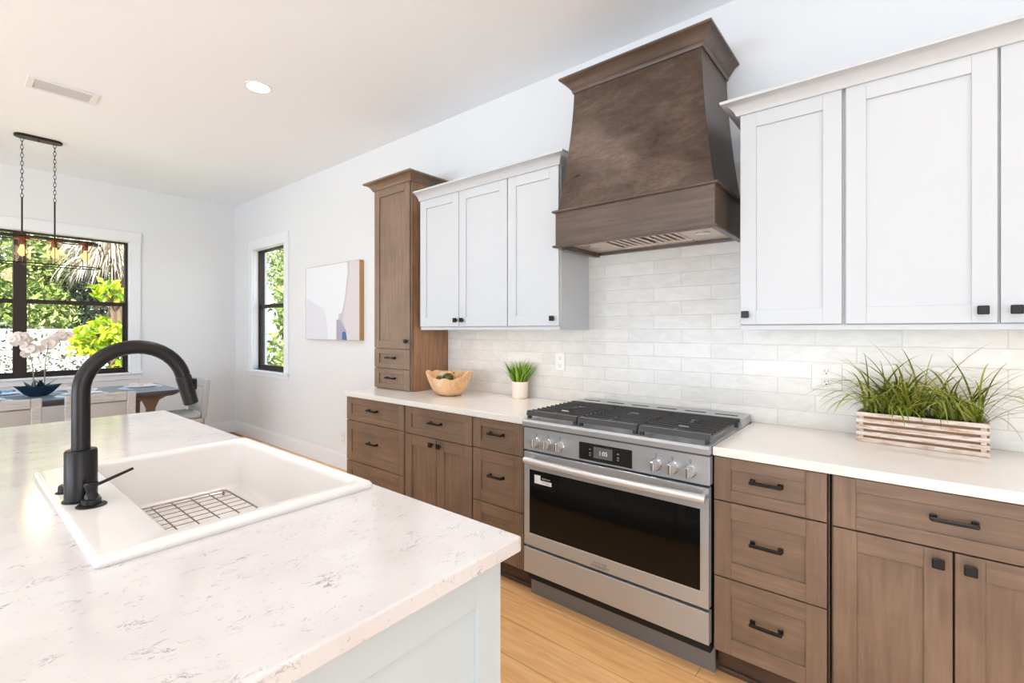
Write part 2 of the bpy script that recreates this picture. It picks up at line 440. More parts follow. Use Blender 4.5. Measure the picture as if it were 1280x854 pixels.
# unseen slabs added outside both openings to keep the sun out
struct(MB().box(-7.2, 7.0, -9.0, YB-.17, 2.75, 2.9, 'ceiling'), 'sun_blocker_back')
struct(MB().box(XN+.2, 7.0, YB-.17, 2.5, 2.75, 2.9, 'ceiling'), 'sun_blocker_side')

# baseboards
bp = [(0, 0), (.016, 0), (.016, .13), (.011, .137), (.011, .148), (.004, .152), (0, .152)]
struct(MB().sweep([(XF, YB), (XF, YK)], bp, 'trim'), 'baseboard_far')
struct(MB().sweep([(XF, YK), (-3.19, YK)], bp, 'trim'), 'baseboard_kitchen')

# tile backsplash, reaching from the worktop up behind the hood
mb = MB()
mb.box(-2.73, .662, YK-.008, YK, CT, 1.40, 'tile'); mb.box(-1.49, -.54, YK-.008, YK, 1.40, 2.2, 'tile')
struct(mb, 'wall_backsplash')

# far window (two double-hung sashes visible, black frames)
def sash_window(name, T, u0, u1, z0, z1, zm, units, trimT):
    """T(u, depth, z): depth 0 = inner wall face, growing outwards"""
    fr = MB()
    def B(mbx, a, b, d0, d1, c, d, mm, bev=.002): mbx.box(a, b, d0, d1, c, d, mm, bev, T)
    edges = [u0]+units+[u1]; panes = MB(); fw = .03
    for a, b in zip(edges, edges[1:]):
        B(fr, a, a+fw, .06, .13, z0, z1, 'frame_dark'); B(fr, b-fw, b, .06, .13, z0, z1, 'frame_dark')
        B(fr, a+fw, b-fw, .06, .13, z1-.018, z1, 'frame_dark'); B(fr, a+fw, b-fw, .06, .13, z0, z0+.03, 'frame_dark')
        B(fr, a+fw, b-fw, .075, .12, zm-.022, zm+.022, 'frame_dark')
        # lower sash stands proud
        B(fr, a+fw, a+fw+.022, .07, .1, z0+.03, zm-.022, 'frame_dark'); B(fr, b-fw-.022, b-fw, .07, .1, z0+.03, zm-.022, 'frame_dark')
        B(fr, a+fw, b-fw, .07, .1, z0+.03, z0+.055, 'frame_dark')
        B(panes, a+fw, b-fw, .104, .108, zm, z1-.018, 'pane', 0); B(panes, a+fw, b-fw, .084, .088, z0+.05, zm, 'pane', 0)
    for u in units: B(fr, u-.048, u+.048, .055, .14, z0, z1, 'frame_dark')
    o = struct(fr, name); panes.build('window_pane', o)
    return o
T1 = lambda u, d, z: (XF-d, u, z)
T2 = lambda u, d, z: (u, YK+d, z)
sash_window('window_1', T1, *W1, 1.663, [-.345, .535], None)
sash_window('window_2', T2, *W2, 1.664, [], None)
def casing(name, T, u0, u1, z0, z1):
    mb = MB()
    mb.box(u0-.1, u0, -.018, 0, z0, z1, 'trim', .002, T); mb.box(u1, u1+.1, -.018, 0, z0, z1, 'trim', .002, T)
    mb.box(u0-.105, u1+.105, -.02, 0, z1, z1+.118, 'trim', .002, T)
    mb.box(u0-.12, u1+.12, -.045, .06, z0-.022, z0, 'trim', .004, T)      # stool
    mb.box(u0-.1, u1+.1, -.016, 0, z0-.08, z0-.022, 'trim', .003, T)     # apron
    mb.box(u0-.001, u0+.004, 0, .06, z0, z1, 'trim', 0, T); mb.box(u1-.004, u1+.001, 0, .06, z0, z1, 'trim', 0, T)
    mb.box(u0, u1, 0, .06, z1-.004, z1+.001, 'trim', 0, T)
    struct(mb, name)
casing('trim_1', T1, *W1); casing('trim_2', T2, *W2)

# ------------------------------------------------------------------ cabinet helpers
Tk = None
def face_T(yf):                         # cabinet fronts facing the aisle (towards -y); w outwards
    return lambda u, v, z: (u, yf-v, z)
def shaker(mb, u0, u1, z0, z1, T, fr=.062, th=.02, mv='wood_z', mh='wood_x', mp=None, rec=.009, frz=None):
    frz = frz or fr; b = .0012
    mb.box(u0, u0+fr, 0, th, z0, z1, mv, b, T); mb.box(u1-fr, u1, 0, th, z0, z1, mv, b, T)
    mb.box(u0+fr, u1-fr, 0, th, z0, z0+frz, mh, b, T); mb.box(u0+fr, u1-fr, 0, th, z1-frz, z1, mh, b, T)
    mb.box(u0+fr-.001, u1-fr+.001, 0, th-rec, z0+frz-.001, z1-frz+.001, mp or mv, 0, T)
def pull(u, z, T, parent, L=.092, base=.02, name='handle', vert=False):
    mb = MB(); r = .006
    for s in (-1, 1):
        mb.box(u+s*L/2-.009, u+s*L/2+.009, base, base+.006, z-.009, z+.009, 'hardware', .002, T)
        mb.box(u+s*L/2-.006, u+s*L/2+.006, base+.004, base+.028, z-.006, z+.006, 'hardware', .002, T)
    mb.box(u-L/2-.008, u+L/2+.008, base+.021, base+.032, z-.006, z+.006, 'hardware', .003, T)
    return mb.build(name, parent)
def knob(u, z, T, parent, base=.02):
    mb = MB()
    mb.box(u-.006, u+.006, base, base+.018, z-.006, z+.006, 'hardware', .001, T)
    mb.box(u-.0145, u+.0145, base+.016, base+.027, z-.0145, z+.0145, 'hardware', .002, T)
    return mb.build('knob', parent)
YF = 1.946; TB = face_T(YF)             # carcass front plane of base units, doors 20 mm proud
ZB, ZT = .122, .874
def base_cabinet(x0, x1, spec, label, toe=(None, None)):
    t = thing('base_cabinet', ((x0+x1)/2, (YF+YK)/2, 0), label, 'cabinet', 'brown base cabinets')
    mb = MB()
    mb.box(x0, x1, YF, YK-.012, .115, .8795, 'wood_z', .001)
    mb.box(x0+.003, x1-.003, YF-.004, YF+.01, .12, .879, 'shadow_gap')
    mb.build('carcass', t)
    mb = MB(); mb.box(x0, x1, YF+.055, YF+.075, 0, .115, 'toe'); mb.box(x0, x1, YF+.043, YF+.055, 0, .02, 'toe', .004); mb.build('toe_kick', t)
    g = .0025
    for kind, a, b, c, d, hx, hz in spec:
        m2 = MB(); shaker(m2, a+g, b-g, c, d, TB, fr=.065 if kind == 'door' else .062, frz=.043 if (kind == 'drawer' and d-c < .2) else (.062 if kind == 'drawer' else .066), mp='wood_z' if kind == 'door' else 'wood_x')
        p = m2.build(kind, t)
        if kind == 'door': knob(hx, hz, TB, p)
        else: pull(hx, hz, TB, p)
    return t
def three_drawers(a, b):
    c = (a+b)/2
    return [('drawer', a, b, .7085, ZT, c, .802), ('drawer', a, b, .4145, .7035, c, .572), ('drawer', a, b, ZB, .4095, c, .279)]
def drawer_two_doors(a, b):
    c = (a+b)/2
    return [('drawer', a, b, .7045, ZT, c, .797), ('door', a, c, ZB, .6995, c-.035, .664), ('door', c, b, ZB, .6995, c+.035, .664)]
base_cabinet(-3.176, -2.494, three_drawers(-3.176, -2.496), 'brown three drawer base cabinet at the far left end of the run')
base_cabinet(-2.489, -1.882, drawer_two_doors(-2.488, -1.882), 'brown base cabinet with one drawer over two doors, left of the range')
base_cabinet(-1.877, -1.496, three_drawers(-1.877, -1.508), 'narrow brown three drawer base cabinet touching the left side of the range')
base_cabinet(-.571, -.192, three_drawers(-.569, -.196), 'narrow brown three drawer base cabinet touching the right side of the range')
base_cabinet(-.186, .44, drawer_two_doors(-.183, .42), 'wide brown base cabinet under the slatted planter, drawer over two doors')

# worktops on the kitchen wall
def worktop(x0, x1, label):
    mb = MB(); mb.box(x0, x1, 1.909, YK-.001, .880, CT, 'quartz_wall', .0025, seg=2)
    tag(mb.build('worktop', smooth=10), label, 'countertop', 'perimeter worktops')
worktop(-3.184, -1.486, 'white quartz worktop left of the range')
worktop(-.567, .44, 'white quartz worktop right of the range')

# ------------------------------------------------------------------ wall cabinets
YU = 2.231; TU = face_T(YU)
def upper_cabinet(x0, x1, doors, label, sides=()):
    t = thing('wall_cabinet', ((x0+x1)/2, (YU+YK)/2, 1.385), label, 'cabinet', 'white wall cabinets')
    mb = MB(); mb.box(x0, x1, YU, YK-.001, 1.386, 2.30, 'white_cab', .001)
    mb.build('carcass', t)
    for a, b, kx in doors:
        m2 = MB(); shaker(m2, a+.0015, b-.0015, 1.389, 2.292, TU, fr=.062, th=.02, mv='white_cab', mh='white_cab')
        p = m2.build('door', t); knob(kx, 1.431, TU, p)
    return t
upper_cabinet(-2.683, -1.861, [(-2.681, -2.284, -2.303), (-2.282, -1.862, -2.243)], 'white wall cabinet with two doors, beside the tall brown cabinet')
upper_cabinet(-1.859, -1.482, [(-1.858, -1.484, -1.520)], 'white single door wall cabinet just left of the hood')
upper_cabinet(-.545, -.1735, [(-.543, -.178, -.518)], 'white single door wall cabinet just right of the hood')
upper_cabinet(-.1733, .662, [(-.168, .243, .206), (.247, .658, .283)], 'large white wall cabinet above the slatted planter, knobs in the middle')
crown = [(0, 0), (.010, 0), (.012, .003), (.015, .011), (.021, .021), (.030, .031), (.041, .039), (.053, .044), (.063, .046), (.064, .048), (.064, .058), (0, .058)]
def crown_mold(name, path, z0, m, label, cat='moulding', sc_=1., parent=None, group=None):
    mb = MB(); mb.sweep(path, [(o*sc_, h*sc_) for o, h in crown], m, z0=z0)
    o = mb.build(name, parent)
    if parent is None: tag(o, label, cat, group)
    return o
yc = 2.211
crown_mold('crown_moulding', [(-2.683, yc), (-1.482, yc), (-1.482, YK)], 2.290, 'white_cab', 'white crown moulding on the wall cabinets left of the hood', group='white crown mouldings')
crown_mold('crown_moulding', [(-.545, YK), (-.545, yc), (.662, yc)], 2.290, 'white_cab', 'white crown moulding on the wall cabinets right of the hood', group='white crown mouldings')
def light_rail(x0, x1, ends, label):
    mb = MB(); mb.box(x0, x1, YU-.012, YU+.008, 1.366, 1.386, 'white_cab', .001)
    for e in ends: mb.box(e, e+.018, YU, YK-.01, 1.366, 1.386, 'white_cab')
    tag(mb.build('light_rail'), label, 'moulding', 'light rails under the wall cabinets')
light_rail(-2.683, -1.484, [-1.50], 'thin white light rail below the wall cabinets left of the hood')
light_rail(-.543, .660, [-.543], 'thin white light rail below the wall cabinets right of the hood')
def under_light(x0, x1, label, e):
    t = thing('under_cabinet_light', ((x0+x1)/2, 2.32, 1.37), label, 'light', 'under cabinet light strips')
    MB().box(x0, x1, 2.30, 2.34, 1.372, 1.386, 'trim').build('housing', t)
    MB().box(x0+.01, x1-.01, 2.306, 2.334, 1.369, 1.372, 'led').build('diffuser', t)
    l = lamp('strip_lamp', 'AREA', ((x0+x1)/2, 2.32, 1.366), e, (1, .86, .72), (0, 0, 0), shape='RECTANGLE', size=x1-x0-.04, size_y=.03)
    l.parent = t; l.matrix_parent_inverse = world_of(t).inverted()
under_light(-2.62, -1.54, 'slim light strip under the wall cabinets left of the hood', .85)
under_light(-.50, .62, 'slim light strip under the wall cabinets right of the hood', .9)

# ------------------------------------------------------------------ tall brown cabinet on the worktop
tx0, tx1, ty = -3.196, -2.747, 2.199; TT = face_T(ty)
t = thing('tall_cabinet', (-2.97, 2.37, CT), 'tall brown cabinet standing on the left worktop, door over two small drawers', 'cabinet')
mb = MB(); mb.box(tx0, tx1, ty, YK-.001, CT, 2.46, 'wood_side', .001); mb.box(tx0, tx1, ty-.004, ty+.004, CT+.004, 2.455, 'wood_z'); mb.build('carcass', t)
for kind, c, d, hx, hz in (('door', 1.226, 2.452, -2.785, 1.283), ('drawer', 1.076, 1.221, -2.975, 1.155), ('drawer', CT+.006, 1.071, -2.975, 1.003)):
    m2 = MB(); shaker(m2, tx0, -2.763, c, d, TT, fr=.062, frz=.036 if kind == 'drawer' else .06, mp='wood_z')
    p = m2.build(kind, t)
    (knob if kind == 'door' else pull)(hx, hz, TT, p)
crown_mold('crown_moulding', [(tx0, YK-.001), (tx0, ty-.018), (tx1, ty-.018), (tx1, YK-.001)], 2.449, 'wood_x', '', parent=t, sc_=1.02)
MB().box(tx0-.02, tx1+.02, ty-.03, YK-.001, 2.495, 2.508, 'wood_x').build('top_board', t)

# ------------------------------------------------------------------ hood
hx0, hx1, hyf = -1.425, -.612, 2.092
t = thing('range_hood', (-1.0155, 2.32, 1.80), 'dark burnished brown range hood with flared top above the range', 'range hood')
mb = MB()   # open-bottomed band
mb.box(hx0, hx1, hyf, hyf+.02, 1.81, 1.99, 'hood_trim', .001); mb.box(hx0, hx0+.02, hyf+.02, YK-.001, 1.81, 1.99, 'hood_trim')
mb.box(hx1-.02, hx1, hyf+.02, YK-.001, 1.81, 1.99, 'hood_trim'); mb.box(hx0+.02, hx1-.02, YK-.03, YK-.009, 1.81, 1.99, 'hood_trim')
mb.build('lower_band', t)
def band(z, o, h, name):
    mb = MB(); mb.sweep([(hx0, YK-.009), (hx0, hyf), (hx1, hyf), (hx1, YK-.009)], [(-.018, 0), (o, 0), (o+.003, h*.3), (o+.003, h*.7), (o, h), (-.018, h)], 'hood_trim', z0=z); return mb.build(name, t)
band(1.802, .009, .012, 'bottom_bead'); band(1.986, .012, .012, 'middle_bead')
# tapering body: gentle concave flare near the bottom
mb = MB(); loops = []
bx0, bx1, by = -1.414, -.618, 2.098; tx0_, tx1_, ty_ = -1.345, -.685, 2.150
for i in range(15):
    s = i/14; z = 1.998+(2.63-1.998)*s
    k = 1-(1-s)**1.55
    a, b, c = bx0+(tx0_-bx0)*k, bx1+(tx1_-bx1)*k, by+(ty_-by)*k
    loops.append([(a, YK-.009, z), (a, c, z), (b, c, z), (b, YK-.009, z)])
mb.loft(loops, 'hood'); mb.build('body', t)
cp = [(0, 0), (.006, 0), (.010, .012), (.010, .016), (.016, .022), (.022, .032), (.032, .046), (.044, .057), (.054, .062), (.058, .064), (.058, .074), (0, .074)]
mb = MB(); mb.sweep([(tx0_, YK-.009), (tx0_, ty_), (tx1_, ty_), (tx1_, YK-.009)], [(o*1.03, h) for o, h in cp], 'hood_trim', z0=2.620)
mb.box(tx0_-.05, tx1_+.05, ty_-.05, YK-.009, 2.686, 2.694, 'hood_trim'); mb.build('crown', t)
mb = MB(); mb.box(hx0+.02, hx1-.02, hyf+.02, YK-.03, 1.872, 1.88, 'liner')
mb.box(hx0+.02, hx0+.21, hyf+.03, YK-.035, 1.824, 1.872, 'liner', .006); mb.box(hx1-.21, hx1-.02, hyf+.03, YK-.035, 1.824, 1.872, 'liner', .006)
mb.box(hx0+.21, hx1-.21, hyf+.03, hyf+.075, 1.824, 1.872, 'liner', .004); mb.box(hx0+.21, hx1-.21, YK-.085, YK-.035, 1.824, 1.872, 'liner', .004)
liner = mb.build('liner', t)
for x0 in (hx0+.216, hx0+.412):
    f = MB()
    f.box(x0-.003, x0+.189, hyf+.08, YK-.09, 1.862, 1.866, 'burner')
    for i in range(5):
        xx = x0+.008+i*.037
        f.box(xx, xx+.019, hyf+.08, YK-.09, 1.832, 1.840, 'liner', .003)
    f.build('baffle_filter', t)
for x in (hx0+.115, hx1-.115):
    MB().lathe([(.034, 1.8235), (.034, 1.821), (.026, 1.820), (.002, 1.8205)], (x, 2.30, 0), 'chrome', 24).build('hood_lamp', t)

# ------------------------------------------------------------------ range
rx0, rx1 = -1.484, -.573; ry = 1.892
t = thing('gas_range', (-1.028, 2.2, 0), 'wide stainless steel gas range with black oven window', 'range')
TR = lambda u, v, z: (u, ry-v, z)
mb = MB(); mb.box(rx0+.006, rx1-.006, ry+.03, 2.53, .10, .905, 'black_gap'); mb.build('body', t)
mb = MB(); mb.box(rx0+.002, rx1+.0, ry, ry+.04, .762, .882, 'steel', .002); mb.box(rx0, rx1+.001, ry-.0015, ry+.045, .874, .8835, 'groove_grey'); mb.build('control_panel', t)
mb = MB(); mb.prism([(ry-.012, .884), (ry-.014, .905), (ry-.006, .9155), (ry+.03, .9175), (2.50, .9175), (2.50, .90), (ry+.02, .884)], 'x', rx0, rx1+.003, 'steel', .0015); mb.build('cooktop', t, smooth=10)
disp = MB().box(-1.155, -.893, -.001, .003, .771, .849, 'panel_glass', .001, TR).build('display_panel', t)
MB().box(-1.079, -.985, .003, .0036, .787, .837, 'screen', 0, TR).build('screen', disp)
def text(body, size, m, parent, name, fn, ext=.0003, align='CENTER'):
    cu = bpy.data.curves.new(name, 'FONT'); cu.body = body; cu.size = size; cu.align_x = align; cu.align_y = 'CENTER'; cu.extrude = ext
    o0 = bpy.data.objects.new(name+'_tmp', cu); C.objects.link(o0)
    dg = bpy.context.evaluated_depsgraph_get(); me = bpy.data.meshes.new_from_object(o0.evaluated_get(dg))
    bpy.data.objects.remove(o0)
    for v in me.vertices: v.co = fn(v.co.x, v.co.y, v.co.z)
    me.materials.clear(); me.materials.append(M[m])
    o = bpy.data.objects.new(name, me); C.objects.link(o)
    if parent: o.parent = parent; o.matrix_parent_inverse = world_of(parent).inverted()
    return o
text('1:05', .026, 'white_print', disp, 'clock_digits', lambda a, b, c: (-1.030+a, ry-.0042-c, .811+b))
for x in (-1.097, -.958):
    mb = MB()
    for z in (.822, .806, .795): mb.box(x-.005, x+.005, .003, .0036, z-.003, z+.003, 'grey_print', 0, TR)
    mb.build('touch_marks', disp)
for x in (-1.401, -1.332, -1.263, -.787, -.717, -.646):
    k = MB(); z = .808
    k.lathe([(.0265, 0), (.0265, -.005), (.024, -.008)], (x, ry, z), 'chrome', 24, ax='y')
    k.lathe([(.0215, -.007), (.022, -.026), (.020, -.030)], (x, ry, z), 'steel', 24, ax='y')
    k.box(x-.0055, x+.0055, ry-.043, ry-.026, z-.019, z+.019, 'chrome', .002)
    k.build('knob', t)
for x in (-1.401, -1.332, -1.263, -.787, -.717, -.646):
    mk = MB(); mk.ring([(x+.0045*math.cos(a*PI/6), ry-.0008, .848+.0045*math.sin(a*PI/6)) for a in range(12)], .0006, 'burner', 4)
    mk.box(x-.0008, x+.0008, ry-.001, ry, .834, .8445, 'burner'); mk.build('knob_marking', t)
# oven door
mb = MB(); fr = .032
mb.box(rx0+.004, rx1-.004, ry, ry+.035, .283, .346, 'steel', .0015); mb.box(rx0+.004, rx1-.004, ry, ry+.035, .666, .752, 'steel', .0015)
mb.box(rx0+.004, rx0+.004+fr, ry+.0001, ry+.035, .346, .666, 'steel', .0008); mb.box(rx1-.004-fr, rx1-.004, ry+.0001, ry+.035, .346, .666, 'steel', .0008)
door = mb.build('oven_door', t)
MB().box(rx0+.04-.006, rx1-.04+.006, ry+.003, ry+.03, .344, .668, 'oven_glass', .001).build('oven_window', door)
hp = [(-1.440+i*(.865/20), ry-.046-.012*math.sin(PI*i/20)*1.6, .724) for i in range(21)]
mb = MB(); mb.tube(hp, .0165, 'handle_steel', 18)
for x in (-1.425, -.588): mb.box(x-.011, x+.011, ry-.045, ry+.002, .713, .735, 'steel', .003)
mb.build('door_handle', door)
mb = MB(); mb.box(-1.095, -1.0, 0, .0012, .289, .325, 'steel', .0004, TR); mb.box(-1.095, -1.0, .0012, .0018, .300, .303, 'steel_dark', 0, TR)
bd = mb.build('badge', door)
text('FRIGIDAIRE', .0135, 'steel_dark', bd, 'badge_text', lambda a, b, c: (-1.0475+a, ry-.0016-c, .3125+b))
text('PROFESSIONAL', .008, 'steel_dark', bd, 'badge_text', lambda a, b, c: (-1.0475+a, ry-.0016-c, .295+b))
mb = MB(); TG = lambda u, v, z: (u, ry+.003-v, z)
mb.box(-1.417, -1.380, 0, .0006, .602, .644, 'white_print', 0, TG); mb.box(-1.380, -1.314, 0, .0006, .602, .621, 'white_print', 0, TG)
for i, (a, b) in enumerate(((-1.372, -1.33), (-1.372, -1.322), (-1.35, -1.322))): mb.box(a, b, .0006, .0008, .616-.005*i, .6175-.005*i, 'grey_print', 0, TG)
mb.box(-1.372, -1.345, .0, .0006, .627, .636, 'grey_print', 0, TG); mb.box(-1.342, -1.322, .0, .0006, .628, .635, 'grey_print', 0, TG)
mb.build('sticker', door)
MB().box(rx0+.002, rx1-.003, ry, ry+.035, .145, .270, 'steel', .0015).build('drawer', t)
MB().box(rx0-.006, rx1-.002, 1.966, 1.978, .0, .155, 'steel_dark').build('kick_plate', t)
# cooktop furniture
bk = MB(); bk.box(rx0+.004, rx1+.001, 2.375, 2.53, .915, .953, 'steel', .003)
bk = bk.build('back_guard', t)
for i in range(6):
    x = rx0+.085+i*.148; MB().box(x-.052, x+.052, 2.425, 2.447, .952, .9538, 'black_gap', .0006).build('vent_slot', bk)
gy0, gy1 = 1.905, 2.350
gw = (rx1-rx0-.006)/3
for g in range(3):
    a = rx0+.006+g*gw+.003; b = a+gw-.006; k = MB(); zt = .957
    k.prism([(gy0-.004, .934), (gy0+.004, zt), (gy0+.024, zt), (gy0+.028, .934)], 'x', a, b, 'iron', .002)
    k.box(a, b, gy1-.012, gy1, .938, zt, 'iron', .002)
    k.box(a+.02, a+.028, gy0+.02, gy1, .930, .944, 'iron', .001); k.box(b-.028, b-.02, gy0+.02, gy1, .930, .944, 'iron', .001)
    n = 10
    for i in range(n):
        y = gy0+.05+i*(gy1-gy0-.075)/(n-1)
        cxg = (a+b)/2; gap = .022 if (i in (2, 6)) else 0
        if gap:
            k.box(a+.001, cxg-gap, y-.0034, y+.0034, .9485, zt, 'iron', .002); k.box(cxg+gap, b-.001, y-.0034, y+.0034, .9485, zt, 'iron', .002)
        else: k.box(a+.001, b-.001, y-.0034, y+.0034, .9485, zt, 'iron', .002)
    k.box((a+b)/2-.005, (a+b)/2+.005, gy0+.02, gy0+.06, .94, zt, 'iron', .002); k.box((a+b)/2-.005, (a+b)/2+.005, 2.11, 2.17, .94, zt, 'iron', .002)
    for fx in (a+.012, b-.012):
        for fy in (gy0+.012, gy1-.012): k.box(fx-.008, fx+.008, fy-.008, fy+.008, .917, .94, 'iron')
    k.build('grate', t)
for x, y, r in ((-1.33, 2.04, .045), (-1.33, 2.25, .038), (-1.028, 2.14, .058), (-.725, 2.04, .045), (-.725, 2.25, .038)):
    k = MB(); k.lathe([(r+.012, .9175), (r+.012, .921), (r, .923), (r-.004, .932)], (x, y, 0), 'chrome', 24); bo = k.build('burner', t)
    MB().lathe([(r-.002, .932), (r, .936), (r-.003, .940), (.002, .941)], (x, y, 0), 'burner', 24).build('burner_cap', bo)

# ------------------------------------------------------------------ island
IX0, IX1, IY0, IY1 = -3.205, -.643, -.42, .813
t = thing('kitchen_island', (-1.93, .2, 0), 'pale grey painted island cabinet with recessed end panel under speckled top', 'island')
ex, cx0, cy0, cy1 = -.680, -3.165, -.10, .768
mb = MB()
mb.box(cx0, ex-.02, cy0, -.02, .1, .8795, 'island_cab'); mb.box(cx0, -2.10, -.02, cy1, .1, .8795, 'island_cab')
mb.box(-1.12, ex-.02, -.02, cy1, .1, .8795, 'island_cab'); mb.box(-2.10, -1.12, -.02, cy1, .1, .60, 'island_cab')
mb.box(cx0+.02, ex-.02, cy0+.02, cy1-.07, 0, .1, 'island_cab'); mb.build('carcass', t)
TE = lambda u, v, z: (ex-.02+v, u, z)
mb = MB()
mb.box(cy1+.018-.075, cy1+.018, 0, .02, 0, .8795, 'island_cab', .0012, TE); mb.box(cy0, cy0+.075, 0, .02, 0, .8795, 'island_cab', .0012, TE)
mb.box(cy0+.075, cy1+.018-.075, 0, .02, .79, .8795, 'island_cab', .0012, TE); mb.box(cy0+.075, cy1+.018-.075, 0, .02, 0, .12, 'island_cab', .0012, TE)
mb.box(cy0+.07, cy1+.018-.07, 0, .010, .11, .80, 'island_cab', 0, TE); mb.build('end_panel', t)
TI = lambda u, v, z: (u, cy1+v, z)
for (a, b, kinds) in ((-1.115, -.705, 'ddd'), (-2.06, -1.12, 'w'), (-2.66, -2.065, 'p'), (-3.16, -2.665, 'ddd')):
    if kinds == 'ddd': rows = [('drawer', a, b, .7055, .865), ('drawer', a, b, .41, .70), ('drawer', a, b, .115, .405)]
    elif kinds == 'w': rows = [('drawer', a, b, .7055, .865), ('door', a, (a+b)/2, .115, .70), ('door', (a+b)/2, b, .115, .70)]
    else: rows = [('dishwasher_panel', a, b, .115, .865)]
    for kd, p, q, c, d in rows:
        m2 = MB(); shaker(m2, p+.0015, q-.0015, c, d, TI, fr=.06, frz=.045 if d-c < .2 else .06, mv='island_cab', mh='island_cab'); po = m2.build(kd, t)
        if kd == 'door': knob((a+b)/2+(-.03 if q < b else .03), .66, TI, po)
        else: pull((p+q)/2, (c+d)/2, TI, po)
# island top with sink cut-out
sx0, sx1, sy0, sy1 = -2.047, -1.165, .184, .794
mb = MB(); z0, z1 = .880, CT
k = mb.mi('quartz_island')
xs = [IX0, sx0+.012, sx1-.012, IX1]; ys = [IY0, sy0+.012, sy1-.012, IY1]
V = {(i, j, l): mb.bm.verts.new((xs[i], ys[j], (z0, z1)[l])) for i in range(4) for j in range(4) for l in range(2)}
for i in range(3):
    for j in range(3):
        if i == 1 and j == 1: continue
        for l in range(2): mb.face([V[i, j, l], V[i+1, j, l], V[i+1, j+1, l], V[i, j+1, l]], k)
outer = []
for i in range(3):
    for jj in (0, 3): outer.append(mb.face([V[i, jj, 0], V[i+1, jj, 0], V[i+1, jj, 1], V[i, jj, 1]], k))
    for ii in (0, 3): outer.append(mb.face([V[ii, i, 0], V[ii, i+1, 0], V[ii, i+1, 1], V[ii, i, 1]], k))
for a in (1, 2):
    mb.face([V[a, 1, 0], V[a, 2, 0], V[a, 2, 1], V[a, 1, 1]], k); mb.face([V[1, a, 0], V[2, a, 0], V[2, a, 1], V[1, a, 1]], k)
bmesh.ops.recalc_face_normals(mb.bm, faces=mb.bm.faces)
es = [e for e in mb.bm.edges if len(e.link_faces) == 2 and all(abs(v.co.x-IX1) < 1e-5 or abs(v.co.x-IX0) < 1e-5 or abs(v.co.y-IY0) < 1e-5 or abs(v.co.y-IY1) < 1e-5 for v in e.verts) and e.calc_face_angle(0) > .5]
r = bmesh.ops.bevel(mb.bm, geom=es, offset=.004, segments=3, affect='EDGES', profile=.5)
tag(mb.build('island_countertop', smooth=10), 'thick white speckled quartz top of the island', 'countertop')

# sink
bx_0, bx_1, by_0, by_1 = -2.02, -1.213, .318, .762
zr = .933
L_ = [rrect(sx0+.004, sx1-.004, sy0+.004, sy1-.004, .012, CT), rrect(sx0, sx1, sy0, sy1, .014, CT+.006), rrect(sx0+.001, sx1-.001, sy0+.001, sy1-.001, .014, CT+.013),
      rrect(sx0+.006, sx1-.006, sy0+.006, sy1-.006, .014, zr), rrect(sx0+.012, sx1-.012, sy0+.012, sy1-.012, .014, zr+.001),
      rrect(bx_0-.006, bx_1+.006, by_0-.008, by_1+.006, .03, zr), rrect(bx_0, bx_1, by_0, by_1, .03, zr-.006), rrect(bx_0+.003, bx_1-.003, by_0+.003, by_1-.003, .032, zr-.02),
      rrect(bx_0+.012, bx_1-.012, by_0+.012, by_1-.012, .04, .77), rrect(bx_0+.02, bx_1-.02, by_0+.02, by_1-.02, .045, .752), rrect(bx_0+.04, bx_1-.04, by_0+.04, by_1-.04, .05, .742),
      rrect(bx_0+.06, bx_1-.06, by_0+.06, by_1-.06, .05, .741)]
t = thing('kitchen_sink', (-1.606, .49, CT), 'glossy white drop-in sink with wide faucet deck set in the island', 'sink')
MB().loft(L_, 'ceramic', False, True).build('basin', t, smooth=60)
U = [rrect(bx_0-.004, bx_1+.004, by_0-.004, by_1+.003, .032, .905), rrect(bx_0-.002, bx_1+.002, by_0-.002, by_1+.002, .04, .76), rrect(bx_0+.02, bx_1-.02, by_0+.02, by_1-.02, .05, .725)]
MB().loft(U, 'ceramic', False, True).build('underside', t)
MB().lathe([(.045, .7412), (.045, .744), (.036, .7445), (.03, .738), (.004, .738)], (-1.606, .54, 0), 'chrome', 24).build('drain', t)
mb = MB(); gx0, gx1, gy_0, gy_1, gz = -1.985, -1.25, .405, .695, .758
mb.ring(rrect(gx0, gx1, gy_0, gy_1, .02, gz), .0028, 'wire', 6)
for i in range(1, 5): mb.tube([(gx0, gy_0+i*(gy_1-gy_0)/5, gz), (gx1, gy_0+i*(gy_1-gy_0)/5, gz)], .0022, 'wire', 6)
for i in range(1, 17): mb.tube([(gx0+i*(gx1-gx0)/17, gy_0, gz+.003), (gx0+i*(gx1-gx0)/17, gy_1, gz+.003)], .0013, 'wire', 5)
for x in (gx0+.01, gx1-.01):
    for y in (gy_0+.01, gy_1-.01): mb.tube([(x, y, gz), (x, y, .7435)], .004, 'wire', 6)
tag(mb.build('sink_grid'), 'bronze wire grid lying in the bottom of the white sink', 'sink grid')

